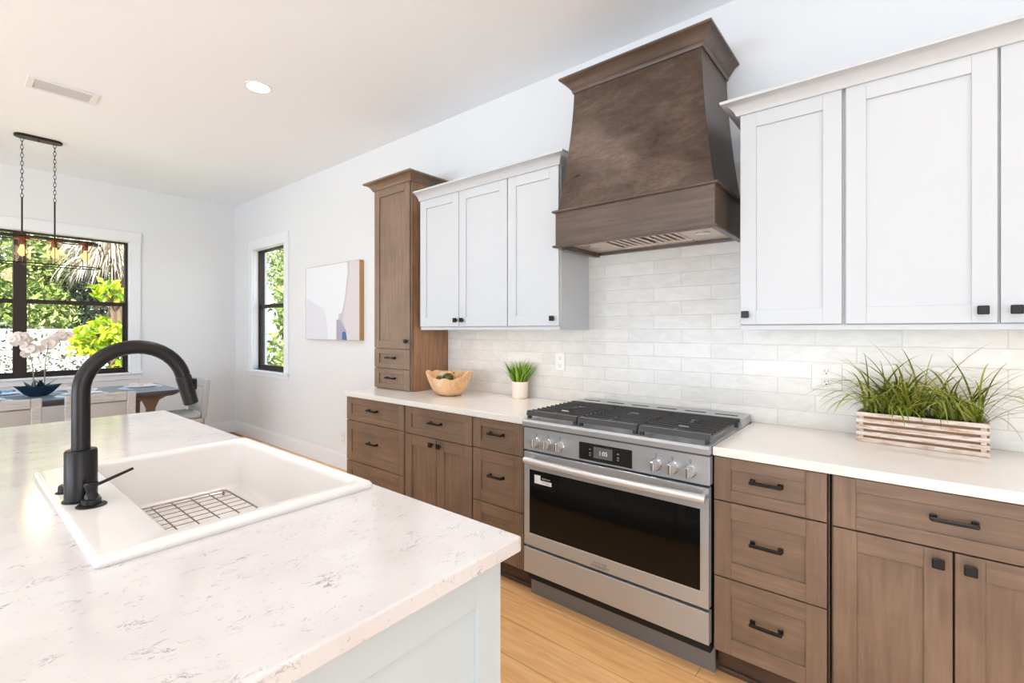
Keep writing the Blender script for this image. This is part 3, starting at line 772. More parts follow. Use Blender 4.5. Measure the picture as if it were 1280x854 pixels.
# faucet
fx, fy = -1.608, .231
t = thing('faucet', (fx, fy, zr), 'tall dark gunmetal gooseneck faucet on the sink deck', 'faucet')
MB().lathe([(.037, zr), (.037, zr+.004), (.034, zr+.005), (.0325, zr+.006), (.0325, 1.058), (.0305, 1.062), (.019, 1.062)], (fx, fy, 0), 'gunmetal', 32).build('base', t)
R = .112; zc_ = 1.207
path = [(fx, fy, 1.05), (fx, fy, 1.12), (fx, fy, zc_)]
for i in range(1, 19):
    a = PI-(PI-math.radians(14))*i/18; path.append((fx, fy+R+R*math.cos(a), zc_+R*math.sin(a)))
MB().tube(path, .0188, 'gunmetal', 24).build('neck', t)
e = Vector(path[-1]); dr = Vector((0, math.sin(math.radians(14)), -math.cos(math.radians(14))))
sp = MB(); sp.tube([e, e+dr*.003, e+dr*.0032, e+dr*.085, e+dr*.088], [.0175, .0175, .0198, .0188, .016], 'gunmetal', 24); spo = sp.build('spray_head', t)
bp_ = e+dr*.03+Vector((0, .021, .004))
MB().box(bp_.x-.008, bp_.x+.008, bp_.y-.006, bp_.y+.006, bp_.z-.02, bp_.z+.014, 'hardware', .003).build('spray_button', spo)
mb = MB(); mb.tube([(fx-.02, fy-.006, 1.022), (fx-.060, fy-.010, 1.022)], [.012, .012], 'gunmetal', 16)
mb.tube([(fx-.056, fy-.010, 1.028), (fx-.058, fy-.002, 1.125)], [.0045, .0038], 'gunmetal', 10); mb.build('handle', t)
t = thing('soap_dispenser', (-1.537, .240, zr), 'small dark soap dispenser with thin spout in front of the faucet', 'soap dispenser')
c = (-1.537, .240, 0)
MB().lathe([(.030, zr), (.030, zr+.003), (.027, zr+.005), (.019, zr+.006), (.019, zr+.017), (.016, zr+.019)], c, 'gunmetal', 28).build('base', t)
MB().lathe([(.014, zr+.018), (.0135, zr+.027), (.010, zr+.034), (.0125, zr+.047), (.0145, zr+.05), (.0145, zr+.055), (.012, zr+.058)], c, 'gunmetal', 24).build('pump_head', t)
MB().tube([(c[0], c[1]+.006, zr+.048), (c[0], c[1]+.082, zr+.074)], [.0042, .0034], 'gunmetal', 10).build('spout', t)
mb = MB().lathe([(.021, zr), (.021, zr+.003), (.016, zr+.004), (.0155, zr+.018), (.013, zr+.021)], (-1.715, .216, 0), 'gunmetal', 24)
tag(mb.build('air_switch'), 'small round dark button on the sink deck, half hidden behind the faucet', 'button')

# ------------------------------------------------------------------ outlets
def outlet(x, z, axis_y, label, w_=.07, h=.115):
    t = thing('wall_outlet', (x, axis_y, z), label, 'outlet', 'wall outlets')
    T = lambda u, v, zz: (x+u, axis_y-v, z+zz)
    pl = MB().box(-w_/2, w_/2, 0, .006, -h/2, h/2, 'outlet', .002, T).build('cover_plate', t)
    for s in (-1, 1):
        r = MB(); r.box(-.017, .017, .005, .0075, s*.024-.015, s*.024+.015, 'outlet', .003, T); ro = r.build('socket', t)
        q = MB(); q.box(-.008, -.006, .0073, .0078, s*.024-.002, s*.024+.008, 'slot', 0, T); q.box(.006, .008, .0073, .0078, s*.024-.002, s*.024+.008, 'slot', 0, T)
        q.box(-.003, .003, .0073, .0078, s*.024-.011, s*.024-.006, 'slot', 0, T); q.build('slots', ro)
outlet(-1.690, 1.163, YK-.008, 'white outlet on the tiles between the small potted grass and the range')
outlet(-.262, 1.155, YK-.008, 'white outlet on the tiles just left of the slatted planter', .115)
outlet(-4.27, .30+.0, YK, 'white outlet low on the painted wall left of the base cabinets')

# ------------------------------------------------------------------ wooden bowl with decor
c = Vector((-2.43, 2.262, CT))
t = thing('wooden_bowl', c, 'live-edge wooden bowl on the left worktop', 'bowl')
n = 56; prof = [(.05, 0), (.075, .002), (.098, .018), (.118, .045), (.135, .08), (.147, .115), (.156, .148)]
mb = MB(); outer_l = []; inner_l = []
def rimz(a):
    return -.030*max(0, math.cos(a-math.radians(-62)))**2 + .020*max(0, math.cos(a-math.radians(28)))**6 + .018*max(0, math.cos(a-math.radians(205)))**3 + .006*math.sin(5*a+.8)+.004*math.sin(11*a)
def bloop(r, h, inset=0.):
    lp = []
    for j in range(n):
        a = 2*PI*j/n; s = h/.148; rr_ = (r-inset)*(1+s*(.05*math.sin(2*a+.6)+.025*math.sin(5*a)+.012*math.sin(9*a+2)))
        lp.append((c.x+rr_*math.cos(a)*1.03, c.y+rr_*math.sin(a)*.95, c.z+.001+h+s*s*rimz(a)+(inset*.9 if h < .05 else 0)))
    return lp
L2 = [bloop(r, h) for r, h in prof]+[bloop(r, h, .012) for r, h in prof[::-1]]
mb.loft(L2, 'bowl', True, True); bm_ = mb.build('shell', t, smooth=50)
def deco(name, p, label, cat, fn): mbx = MB(); fn(mbx, Vector(p)); tag(mbx.build(name), label, cat, 'dried decorations in the wooden bowl')
deco('moss_ball', c+Vector((.035, -.045, .115)), 'dark green mossy ball at the front of the wooden bowl', 'decorative ball', lambda b, p: b.sphere(p, .042, 'moss_ball', 20, 14))
def pod(b, p):
    b.sphere(p, .03, 'dried_tan', 12, 8)
    for i in range(14):
        a = i*2.4; e = math.acos(1-2*(i+.5)/14); d = Vector((math.sin(e)*math.cos(a), math.sin(e)*math.sin(a), math.cos(e)))
        b.sphere(p+d*.028, .009, 'dried_brown' if i % 2 else 'dried_tan', 8, 6)
deco('dried_pod', c+Vector((-.015, .02, .135)), 'knobbly tan and brown dried pod in the middle of the bowl', 'dried pod', pod)
deco('dried_pod', c+Vector((-.035, -.062, .107)), 'dark brown dried pod beside the mossy ball in the bowl', 'dried pod', lambda b, p: [b.sphere(p+Vector((random.uniform(-.014, .014), random.uniform(-.014, .014), random.uniform(-.012, .016))), .016, 'dried_brown', 8, 6) for _ in range(8)])
deco('sage_ball', c+Vector((-.075, .0, .118)), 'pale sage green ball at the left of the bowl', 'decorative ball', lambda b, p: b.sphere(p, .036, 'pale_green', 16, 10))
deco('dried_pod', c+Vector((.055, .045, .125)), 'tan dried pod against the right rim of the bowl', 'dried pod', lambda b, p: [b.sphere(p+Vector((random.uniform(-.018, .018), random.uniform(-.018, .018), random.uniform(-.012, .012))), .014, 'dried_tan', 8, 6) for _ in range(9)])
deco('filler_ball', c+Vector((.0, .01, .07)), 'brown woven ball half hidden underneath the other decorations in the bowl', 'decorative ball', lambda b, p: b.sphere(p, .05, 'dried_brown', 12, 8))

# ------------------------------------------------------------------ blades
def blade(mb, base, az, length, lean, droop, width, m, n=7, twist=0.):
    """grass blade: starts near vertical, bends outwards and droops"""
    k = mb.mi(m); p = Vector(base); d = Vector((math.cos(az), math.sin(az), 0)); side = Vector((-math.sin(az), math.cos(az), 0))
    side = (side*math.cos(twist)+Vector((0, 0, 1))*math.sin(twist)*.3+d*math.sin(twist)).normalized()
    ang = lean; rows = []; st = length/n
    for i in range(n+1):
        s = i/n; wv = width*(math.sin(PI*min(1, .25+.75*s))**.6 if s < 1 else .02)*(1-.35*s)
        if i == n: wv = width*.03
        rows.append((p-side*wv*.5, p+Vector((0, 0, .0))-d*wv*.12, p+side*wv*.5))
        p = p+(d*math.sin(ang)+Vector((0, 0, 1))*math.cos(ang))*st; ang += droop/n
    vs = [[mb.bm.verts.new(q) for q in r] for r in rows]
    for a, b in zip(vs, vs[1:]):
        mb.face([a[0], a[1], b[1], b[0]], k); mb.face([a[1], a[2], b[2], b[1]], k)
# small potted grass
c = Vector((-1.955, 2.455, CT))
t = thing('potted_grass', c, 'small bright green grass plant in a round cream pot', 'potted plant')
MB().lathe([(.050, 0), (.053, .003), (.055, .108), (.054, .111), (.050, .111), (.049, .095)], c, 'pot', 36, (True, False)).build('pot', t)
MB().lathe([(.0495, .09), (.0495, .098), (.002, .102)], c, 'soil', 24).build('soil', t)
mb = MB(); rnd = random.Random(3)
for i in range(170):
    a = rnd.uniform(0, 2*PI); r = .042*math.sqrt(rnd.random()); q = r/.042
    blade(mb, (c.x+r*math.cos(a), c.y+r*math.sin(a), c.z+.098), a+rnd.uniform(-.5, .5), rnd.uniform(.10, .175), .12+.42*q*rnd.random(), rnd.uniform(.2, .9), rnd.uniform(.008, .013), 'grass_lime', 5, rnd.uniform(-1.5, 1.5))
for a in (0.1, 2.9, -.2, 3.4):
    blade(mb, (c.x, c.y, c.z+.10), a, .20, .15, 1.5, .006, 'grass_lime', 8)
tag(mb.build('grass_blades', t, smooth=0), kind='stuff')

# slatted planter
ang = math.radians(-4.5); ca, sa = math.cos(ang), math.sin(ang)
pc = Vector((.052, 2.44, CT))
TP = lambda u, v, z: (pc.x+u*ca-v*sa, pc.y+u*sa+v*ca, CT+z)
t = thing('slatted_planter', pc, 'whitewashed slatted wooden box planter full of long grassy leaves on the right worktop', 'planter')
hw, hd = .193, .066
sl = MB()
for i in range(5):
    z = .001+i*.0255; e = .0
    sl.box(-hw, hw, -hd-.006, -hd+.001, z, z+.0155, 'box_wood', .0012, TP); sl.box(-hw, hw, hd-.001, hd+.006, z, z+.0155, 'box_wood', .0012, TP)
    sl.box(-hw, -hw+.007, -hd+.001, hd-.001, z, z+.0155, 'box_wood', .0012, TP); sl.box(hw-.007, hw, -hd+.001, hd-.001, z, z+.0155, 'box_wood', .0012, TP)
sl.build('slats', t)
for u in (-hw+.016, hw-.016):
    for v in (-hd+.008, hd-.008): MB().box(u-.008, u+.008, v-.007, v+.007, .001, .118, 'box_wood', .001, TP).build('corner_post', t)
MB().box(-hw+.026, hw-.026, -hd+.006, hd-.006, .002, .108, 'box_inner', 0, TP).build('liner', t)
MB().box(-hw+.03, hw-.03, -hd+.01, hd-.01, .1, .113, 'soil', 0, TP).build('soil', t)
mb = MB(); rnd = random.Random(11)
for cl_ in range(9):
    cu, cv = rnd.uniform(-.16, .16), rnd.uniform(-.03, .03)
    if cl_ < 7: cu = -.15+.05*cl_
    for i in range(26):
        a = rnd.uniform(0, 2*PI); long_ = rnd.random()
        u, v, z = cu+rnd.gauss(0, .012), cv+rnd.gauss(0, .012), .108
        p = TP(u, v, z)
        # keep blades from pushing through the tiled wall behind
        if math.sin(a) > .1 and rnd.random() < .85: a = -a
        blade(mb, p, a, rnd.uniform(.18, .38), rnd.uniform(.03, .7), rnd.uniform(.8, 2.4), rnd.uniform(.007, .0125), 'grass_olive', 8, rnd.uniform(-1.2, 1.2))
for (u, v, a, l, le, dr_, ww) in ((.17, -.01, -.05, .40, .35, 1.5, .011), (.17, .01, -.18, .44, .55, 1.35, .010), (.18, -.02, .02, .42, .7, 1.7, .010), (.16, -.03, -.35, .40, .6, 1.9, .010), (-.13, .0, 2.9, .30, .35, 1.3, .011), (-.14, -.01, 3.05, .33, .45, 1.6, .011), (.15, -.02, -.12, .40, .5, 1.5, .010), (.16, .0, -.3, .42, .75, 1.3, .009), (.16, -.02, -.5, .36, .8, 1.6, .009), (.14, .02, .05, .33, .15, 1.35, .011),
        (-.15, 0, 3.0, .27, .6, 1.6, .010), (-.15, .01, 2.95, .26, .75, .9, .010), (-.16, -.01, 3.3, .28, .8, 2.0, .007), (.02, -.03, -2.2, .22, .5, 2.3, .006), (-.10, .0, 2.4, .22, .0, .3, .010), (-.11, 0, .4, .24, .02, .5, .011),
        (.10, .0, 2.7, .26, .25, .7, .012), (.17, -.03, .15, .36, .9, 1.5, .009), (.17, -.02, -.2, .30, 1.0, 1.4, .008), (.13, -.03, -.9, .25, .7, 2.2, .007)):
    blade(mb, TP(u, v, .108), a, l, le, dr_, ww, 'grass_olive', 12, 0.)
for v in mb.bm.verts:
    if v.co.y > YK-.014: v.co.y = YK-.014
    if v.co.z < CT+.004: v.co.z = CT+.004
tag(mb.build('grassy_leaves', t, smooth=0), kind='stuff')

# ------------------------------------------------------------------ framed art
ax0, ax1, az0, az1 = -4.912, -3.902, 1.270, 2.020
t = thing('framed_painting', (-4.407, 2.52, 1.645), 'abstract white, blush and mauve painting in a natural wood float frame', 'painting')
mb = MB(); mb.box(ax0-.003, ax0, 2.498, YK-.001, az0-.003, az1+.003, 'art_frame', .001); mb.box(ax1, ax1+.004, 2.496, YK-.001, az0-.003, az1+.003, 'art_frame', .001)
mb.box(ax0, ax1, 2.498, YK-.001, az0-.003, az0, 'art_frame', .001); mb.box(ax0, ax1, 2.498, YK-.001, az1, az1+.003, 'art_frame', .001); mb.build('frame', t)
mb = MB(); mb.box(ax0, ax1, 2.500, 2.53, az0, az1, 'art_white')
def shape(pts, m, lay):
    k = mb.mi(m); mb.face([mb.bm.verts.new((ax0+u*(ax1-ax0), 2.500-.0004*lay, az0+v*(az1-az0))) for u, v in pts], k)
shape([(0, 0), (.444, 0), (.43, .18), (.40, .33), (.374, .415), (.27, .46), (.155, .508), (.07, .55), (0, .57)], 'art_lilac', 1)
shape([(.60, 0), (1, 0), (1, 1), (.79, 1), (.802, .87), (.785, .76), (.765, .63), (.745, .51), (.72, .42), (.70, .355), (.669, .34), (.636, .333), (.64, .27), (.603, .262)], 'art_edge', 1)
shape([(.75, 0), (1, 0), (1, 1), (.83, 1), (.838, .88), (.81, .76), (.785, .58), (.765, .46), (.735, .35), (.715, .26), (.75, .18)], 'art_pink', 2)
shape([(.603, 0), (.787, 0), (.776, .12), (.72, .19), (.669, .262), (.603, .262)], 'art_mauve', 3)
shape([(.702, 0), (.79, 0), (.782, .06), (.762, .105), (.71, .102)], 'art_blue', 4)
mb.build('canvas', t, smooth=0)

# ------------------------------------------------------------------ ceiling fixtures
cans = [(-3.388, 1.391), (-1.80, 1.25), (.2, 1.25), (-3.388, -1.2), (-1.5, -1.2), (.6, -1.2), (-1.5, -3.4), (-4.6, -3.4)]
for i, (x, y) in enumerate(cans):
    vis = i == 0
    t = thing('recessed_light', (x, y, ZC-.006), 'round glowing recessed light in the ceiling between vent and hood' if vis else 'round recessed ceiling light over the kitchen, out of the picture', 'ceiling light', 'recessed ceiling lights')
    MB().lathe([(.083, ZC), (.083, ZC-.004), (.076, ZC-.006), (.070, ZC-.004), (.070, ZC)], (x, y, 0), 'trim', 32, (False, False)).build('trim_ring', t)
    MB().lathe([(.070, ZC-.003), (.002, ZC-.0032)], (x, y, 0), 'can_light', 32, (True, True)).build('lens', t)
    l = lamp('downlight', 'AREA', (x, y, ZC-.012), 4.6, (1, .98, .96), (0, 0, 0), shape='DISK', size=.13, spread=math.radians(125))
    l.parent = t; l.matrix_parent_inverse = world_of(t).inverted()
t = thing('ceiling_vent', (-4.475, .55, ZC), 'long white slotted air vent in the ceiling', 'air vent')
vx0, vx1, vy0, vy1 = -4.585, -4.365, .372, .73
mb = MB(); mb.box(vx0, vx1, vy0, vy0+.035, ZC-.008, ZC-.0002, 'trim', .002); mb.box(vx0, vx1, vy1-.035, vy1, ZC-.008, ZC-.0002, 'trim', .002)
mb.box(vx0, vx0+.03, vy0+.035, vy1-.035, ZC-.008, ZC-.0002, 'trim', .002); mb.box(vx1-.03, vx1, vy0+.035, vy1-.035, ZC-.008, ZC-.0002, 'trim', .002); mb.build('frame', t)
mb = MB(); mb.box(vx0+.03, vx1-.03, vy0+.035, vy1-.035, ZC-.0015, ZC-.0004, mat('vent_grey', (120, 121, 123), .6))
for i in range(7):
    x = vx0+.04+i*.0235; mb.prism([(x, ZC-.007), (x+.012, ZC-.002), (x+.013, ZC-.003), (x+.001, ZC-.008)], 'y', vy0+.035, vy1-.035, mat('vent_louvre', (205, 206, 208), .6) if i == 0 else bpy.data.materials['vent_louvre'])
mb.build('louvres', t)

# ------------------------------------------------------------------ chandelier
px_, pyc = -5.75, .5535
t = thing('linear_chandelier', (px_, pyc, ZC), 'dark metal cage chandelier with glass shades hanging in front of the dining window', 'chandelier')
def stadium(hl, hw_, z, n=9, cx_=px_, cy_=pyc):
    out = []
    for s in (1, -1):
        for i in range(n+1):
            a = PI*i/n if s > 0 else PI+PI*i/n
            out.append((cx_+hw_*math.cos(a), cy_+s*(hl-hw_)+hw_*math.sin(a), z))
    return out
MB().loft([stadium(.15, .052, ZC-.001), stadium(.152, .054, ZC-.006), stadium(.152, .054, ZC-.018), stadium(.148, .05, ZC-.022)], 'bronze').build('canopy', t)
MB().sphere((px_, pyc, ZC-.024), .009, 'bronze', 10, 6).build('canopy_nut', t)
for y in (.453, .654):
    ch = MB(); z = ZC-.022; nl = 15; ztop, zbot = ZC-.022, 2.487; st = (ztop-zbot)/nl
    for i in range(nl):
        zc2 = ztop-(i+.5)*st; w2, h2 = .0085, st*.64; pts = []
        for j in range(14):
            a = 2*PI*j/14; u = w2*math.cos(a); vv = h2*math.sin(a)
            pts.append((px_+(u if i % 2 else 0), y+(0 if i % 2 else u), zc2+vv))
        ch.ring(pts, .0022, 'bronze', 5)
    ch.build('chain', t)
    MB().tube([(px_, y, 2.492), (px_, y, 2.165)], .006, 'bronze', 8).build('rod', t)
cg = MB(); hl, hwc, zt_, zb_ = .41, .105, 2.150, 1.930
cg.ring(stadium(hl, hwc, zt_), .0052, 'bronze', 6); cg.ring(stadium(hl, hwc, zb_), .0052, 'bronze', 6); cg.ring(stadium(hl-.035, hwc-.035, zt_+.012), .003, 'bronze', 6)
st_ = stadium(hl, hwc, 0, 4)
for y in (pyc-.30, pyc-.09, pyc+.09, pyc+.30):
    for s in (-1, 1): cg.tube([(px_+s*hwc, y, zb_), (px_+s*hwc, y, zt_)], .0036, 'bronze', 5)
    cg.tube([(px_-hwc, y, zt_), (px_+hwc, y, zt_)], .0036, 'bronze', 5)
for s in (-1, 1):
    for a in (-.6, .6):
        x, y = px_+hwc*math.sin(a), pyc+s*(hl-hwc+hwc*math.cos(a))
        cg.tube([(px_+(x-px_)*(1+.25*math.sin(PI*i/8)), y+s*.03*math.sin(PI*i/8), zb_+(zt_-zb_)*i/8) for i in range(9)], .0036, 'bronze', 5)
cg.box(px_-.012, px_+.012, pyc-hl+.02, pyc+hl-.02, zt_-.002, zt_+.008, 'bronze', .002)
cg.build('cage', t)
for y in (.25, .453, .654, .857):
    so = MB().lathe([(.050, zt_-.001), (.050, zt_-.014), (.018, zt_-.016), (.018, zt_-.058), (.013, zt_-.062)], (px_, y, 0), 'brass', 20).build('socket', t)
    MB().lathe([(.050, zt_-.014), (.052, zt_-.05), (.052, zb_+.01), (.050, zb_+.008)], (px_, y, 0), 'shade_glass', 24, (False, False)).build('glass_shade', t)
    bu = MB().lathe([(.012, zt_-.062), (.014, zt_-.075), (.026, zt_-.105), (.0275, zt_-.125), (.018, zt_-.150), (.003, zt_-.160)], (px_, y, 0), 'bulb_glass', 18, (False, True)).build('bulb', t)
    fl = MB()
    for j in range(6):
        a = j*PI/3; fl.tube([(px_+.008*math.cos(a), y+.008*math.sin(a), zt_-.078), (px_+.011*math.cos(a+.3), y+.011*math.sin(a+.3), zt_-.13)], .0016, 'filament', 5)
    fl.build('filament', bu)
l = lamp('chandelier_glow', 'POINT', (px_, pyc, 2.03), 5, (1, .72, .42), shadow_soft_size=.08)
l.parent = t; l.matrix_parent_inverse = world_of(t).inverted()

# ------------------------------------------------------------------ dining table and chairs
t = thing('dining_table', (-6.12, .56, 0), 'long charcoal dining table with walnut pedestal legs below the far window', 'table')
tb0, tb1, ta0, ta1 = -6.56, -5.67, -.45, 1.585
loops = []
for (o, z) in ((.055, .700), (.03, .705), (.008, .725), (0, .745), (0, .757), (.003, .76)): loops.append(rrect(tb0+o, tb1-o, ta0+o*1.3, ta1-o*1.3, .06, z))
MB().loft(loops, 'table_top').build('edge', t)
MB().loft([rrect(tb0+.004, tb1-.004, ta0+.004, ta1-.004, .058, .7601), rrect(tb0+.005, tb1-.005, ta0+.005, ta1-.005, .058, .7615)], 'table_slate').build('top_surface', t)
for y in (-.25, 1.36):
    l = MB()
    for x in (-5.83, -6.40):
        l.loft([rrect(x-.035, x+.035, y-.045, y+.045, .02, .0), rrect(x-.03, x+.03, y-.035, y+.035, .02, .3), rrect(x-.03, x+.03, y-.038, y+.038, .02, .58), rrect(x-.035, x+.035, y-.07, y+.07, .02, .66), rrect(x-.04, x+.04, y-.15, y+.15, .02, .701)], 'table_leg')
    l.box(-6.37, -5.86, y-.03, y+.03, .05, .12, 'table_leg', .005); l.build('leg', t)
def chair(cx_, cy_, rz, label, fm='fabric_light', lm='fabric_light'):
    """chair facing +y in its own frame; origin on the floor under the seat"""
    Rm = Matrix.Translation((cx_, cy_, 0)) @ Matrix.Rotation(rz, 4, 'Z')
    T = lambda u, v, z: tuple(Rm @ Vector((u, v, z)))
    t = thing('dining_chair', (cx_, cy_, 0), label, 'chair', 'grey dining chairs')
    for u in (-.20, .20):
        for v, zt2 in ((.2, .42), (-.23, .44)): MB().box(u-.02, u+.02, v-.02, v+.02, 0, zt2, lm, .004, T).build('leg', t)
    MB().box(-.225, .225, -.235, .225, .40, .445, 'fabric_light', .006, T).build('seat_frame', t)
    MB().box(-.225, .225, -.215, .235, .446, .50, 'seat_fabric', .02, T, seg=3).build('seat_cushion', t)
    lean = lambda u, v, z: T(u, v-.10*(z-.44)-.0, z)
    b = MB()
    b.box(-.225, -.165, -.262, -.222, .44, .84, fm, .006, lean); b.box(.165, .225, -.262, -.222, .44, .84, fm, .006, lean)
    b.box(-.165, .165, -.262, -.222, .765, .84, fm, .006, lean); b.box(-.165, .165, -.262, -.222, .50, .56, fm, .006, lean); b.build('back_frame', t)
    MB().box(-.17, .17, -.250, -.205, .555, .762, 'panel_fabric', .012, lean, seg=2).build('back_panel', t)
    return t
chair(-5.40, .285, PI/2, 'pale grey dining chair in front of the navy orchid bowl, back to the island')
chair(-5.40, .865, PI/2, 'pale grey dining chair with its back to the island, seen behind the faucet neck')
chair(-5.86, 1.53, PI, 'grey dining chair at the right head end of the table, seen beyond the faucet spout', 'seat_fabric', 'steel_dark')

# table settings
TZ = .7616
def place_setting(x, y, which, nap, label_bits, ring=True):
    MBx = MB(); MBx.lathe([(.19, TZ), (.19, TZ+.003), (.185, TZ+.004)], (x, y, 0), 'placemat_blue', 40, sx=.78); tag(MBx.build('placemat'), 'pale blue placemat '+label_bits, 'placemat', 'placemats on the dining table')
    p = MB().lathe([(.07, TZ+.0045), (.08, TZ+.006), (.145, TZ+.018), (.147, TZ+.020), (.08, TZ+.011), (.002, TZ+.010)], (x, y, 0), 'plate_white', 36); tag(p.build('plate'), 'white dinner plate '+label_bits, 'plate', 'plates on the dining table')
    q = MB()
    for s in (-1, 1):
        q.loft([[(x+s*.006+math.cos(a)*.010, y+s*.012+math.sin(a)*.012, TZ+.030+.0*s) for a in [2*PI*i/10 for i in range(10)]],
                [(x+s*.05+math.cos(a)*.04, y+s*.07+math.sin(a)*.036, TZ+.026+.012*math.sin(3*a)+.012) for a in [2*PI*i/10 for i in range(10)]]], nap)
    q.lathe([(.016, TZ+.016), (.018, TZ+.03), (.016, TZ+.042), (.013, TZ+.03), (.016, TZ+.016)], (x, y, 0), nap, 16, (False, False))
    tag(q.build('napkin'), ('blush' if nap == 'napkin_pink' else 'blue')+' folded napkin '+label_bits, 'napkin', 'napkins on the dining table')
place_setting(-6.18, 1.36, 0, 'napkin_pink', 'at the right end of the dining table')
place_setting(-5.90, .86, 0, 'napkin_pink', 'in front of the chair behind the faucet neck')
place_setting(-5.90, .22, 0, 'napkin_pink', 'on the near side at the left edge of the picture')
place_setting(-6.40, .86, 0, 'napkin_pink', 'on the window side, right of the orchid bowl')
place_setting(-6.42, .36, 0, 'napkin_blue', 'on the window side, left of the orchid bowl')

# orchid in navy boat bowl
oc = Vector((-6.10, .585, TZ))
t = thing('orchid_arrangement', oc, 'white orchids in a navy boat-shaped bowl on the dining table', 'flower arrangement')
lo = []
for (s, h) in ((.30, 0), (.42, .004), (.62, .03), (.82, .062), (1.0, .092), (.96, .092), (.78, .062), (.55, .035)):
    lp = []
    for j in range(32):
        a = 2*PI*j/32; u = .165*s*math.cos(a); v = .085*s*math.sin(a)*(1-.35*abs(math.cos(a))); lp.append((oc.x+v, oc.y+u, oc.z+.0005+h+(.012*abs(math.cos(a))**4*s if h > .05 else 0)))
    lo.append(lp)
MB().loft(lo, 'navy').build('bowl', t)
mb = MB(); rnd = random.Random(5)
mb.lathe([(.10, .07), (.002, .078)], oc, 'soil', 20, sx=.5)
mb.build('moss', t)
mb = MB()
for i in range(9):
    a = rnd.uniform(0, 2*PI); blade(mb, (oc.x+.02*math.cos(a), oc.y+rnd.uniform(-.06, .06), oc.z+.07), a, rnd.uniform(.09, .14), .5, .9, .034, 'orchid_leaf', 6)
mb.build('leaves', t)
def flower_mesh():
    mb = MB(); k = mb.mi('petal')
    for i in range(5):
        a = 2*PI*i/5+PI/2; wv = .021 if i in (1, 4) else .015; r = .030 if i in (1, 4) else .028
        c0 = mb.bm.verts.new((0, 0, .002)); pts = []
        for s, ww in ((.35, .7), (.7, 1.), (.95, .7), (1.05, .0), (.95, -.7), (.7, -1.), (.35, -.7)):
            u, v = r*s, wv*ww; pts.append(mb.bm.verts.new((u*math.cos(a)-v*math.sin(a), u*math.sin(a)+v*math.cos(a), .006*math.sin(s*2.5)-abs(v)*.25)))
        for p, q in zip(pts, pts[1:]): mb.face([c0, p, q], k)
    mb.sphere((0, 0, .006), .006, 'napkin_pink', 8, 5)
    return mb
fl0 = None
def orchid(base, pts, nfl):
    global fl0
    st = MB().tube(pts, [.0045]*(len(pts)-3)+[.0035, .003, .002], 'stem', 8).build('stem', t)
    P = [Vector(p) for p in pts]; m_ = len(P)
    for i in range(nfl):
        s = .50+.5*i/(nfl-1); f = s*(m_-1); j = min(int(f), m_-2); p = P[j].lerp(P[j+1], f-j)
        off = Vector((rnd.uniform(.0, .035), rnd.uniform(-.05, .05), rnd.uniform(-.04, .03)))
        if fl0 is None: o = flower_mesh().build('blossom', None, smooth=60); fl0 = o
        else: o = fl0.copy(); C.objects.link(o)
        o.location = p+off; o.rotation_euler = Vector((1, rnd.uniform(-.9, .5), rnd.uniform(-.3, .4))).to_track_quat('Z', 'Y').to_euler()
        sc2 = rnd.uniform(1.25, 1.6)*(1-.25*s); o.scale = (sc2, sc2, sc2)
        o.parent = t; o.matrix_parent_inverse = world_of(t).inverted()
def stemp(y0, yt, zt, x0=oc.x, xt=oc.x):
    out = []
    for i in range(11):
        s = i/10; out.append((x0+(xt-x0)*s+.01*math.sin(s*6), y0+(yt-y0)*s**2.2, oc.z+.06+(zt-oc.z-.06)*math.sin(s*PI/2*1.05)))
    return out
orchid(oc, stemp(oc.y-.03, oc.y-.17, 1.30), 22)
orchid(oc, stemp(oc.y+.04, oc.y+.17, 1.33, xt=oc.x-.1), 18)

# floor register
t = thing('floor_register', (-6.74, 2.44, 0), 'brown wooden floor vent near the far corner', 'floor vent')
mb = MB(); mb.box(-6.90, -6.52, 2.37, 2.385, .0002, .006, 'register_wood', .001); mb.box(-6.90, -6.52, 2.485, 2.50, .0002, .006, 'register_wood', .001)
mb.box(-6.90, -6.88, 2.385, 2.485, .0002, .006, 'register_wood', .001); mb.box(-6.54, -6.52, 2.385, 2.485, .0002, .006, 'register_wood', .001); mb.build('frame', t)
mb = MB()
for i in range(15): mb.box(-6.872+i*.0225, -6.862+i*.0225, 2.385, 2.485, .0008, .0052, 'register_wood')
mb.box(-6.88, -6.54, 2.385, 2.485, .0002, .0008, 'soil'); mb.build('slats', t)

# ------------------------------------------------------------------ garden
GZ = -.30
tag(MB().box(-26, XF-.17, -12, 14, GZ-.1, GZ, 'lawn').build('lawn'), 'lawn outside the windows', 'lawn', kind='structure')
tag(MB().box(XF-.17, 4, YK+.17, 14, GZ-.1, GZ, 'lawn').build('lawn'), 'lawn beside the house', 'lawn', kind='structure')
def fence(pts, label, ztop=1.385, step=.15):
    t = thing('garden_fence', (pts[0][0], pts[0][1], GZ), label, 'fence', 'white garden fences')
    (xa, ya), (xb, yb) = pts; L0 = math.hypot(xb-xa, yb-ya); d = ((xb-xa)/L0, (yb-ya)/L0)
    T = lambda u, v, z: (xa+d[0]*u-d[1]*v, ya+d[1]*u+d[0]*v, z)
    mb = MB(); n = int(L0/step)
    for i in range(n): mb.box(i*step+.002, (i+1)*step-.002, -.012, .012, GZ+.05, ztop-.06, 'fence', 0, T)
    mb.build('boards', t)
    mb = MB(); mb.box(0, L0, -.025, .025, ztop-.09, ztop, 'fence', 0, T); mb.box(0, L0, -.025, .025, GZ+.02, GZ+.14, 'fence', 0, T); mb.build('rails', t)
    for i in range(int(L0/2.4)+1): MB().box(i*2.4-.06, i*2.4+.06, -.065, .065, GZ, ztop+.06, 'fence', .005, T).build('post', t)
fence([(-11.2, -5), (-11.2, 2.2)], 'white board fence across the garden behind the dining window')
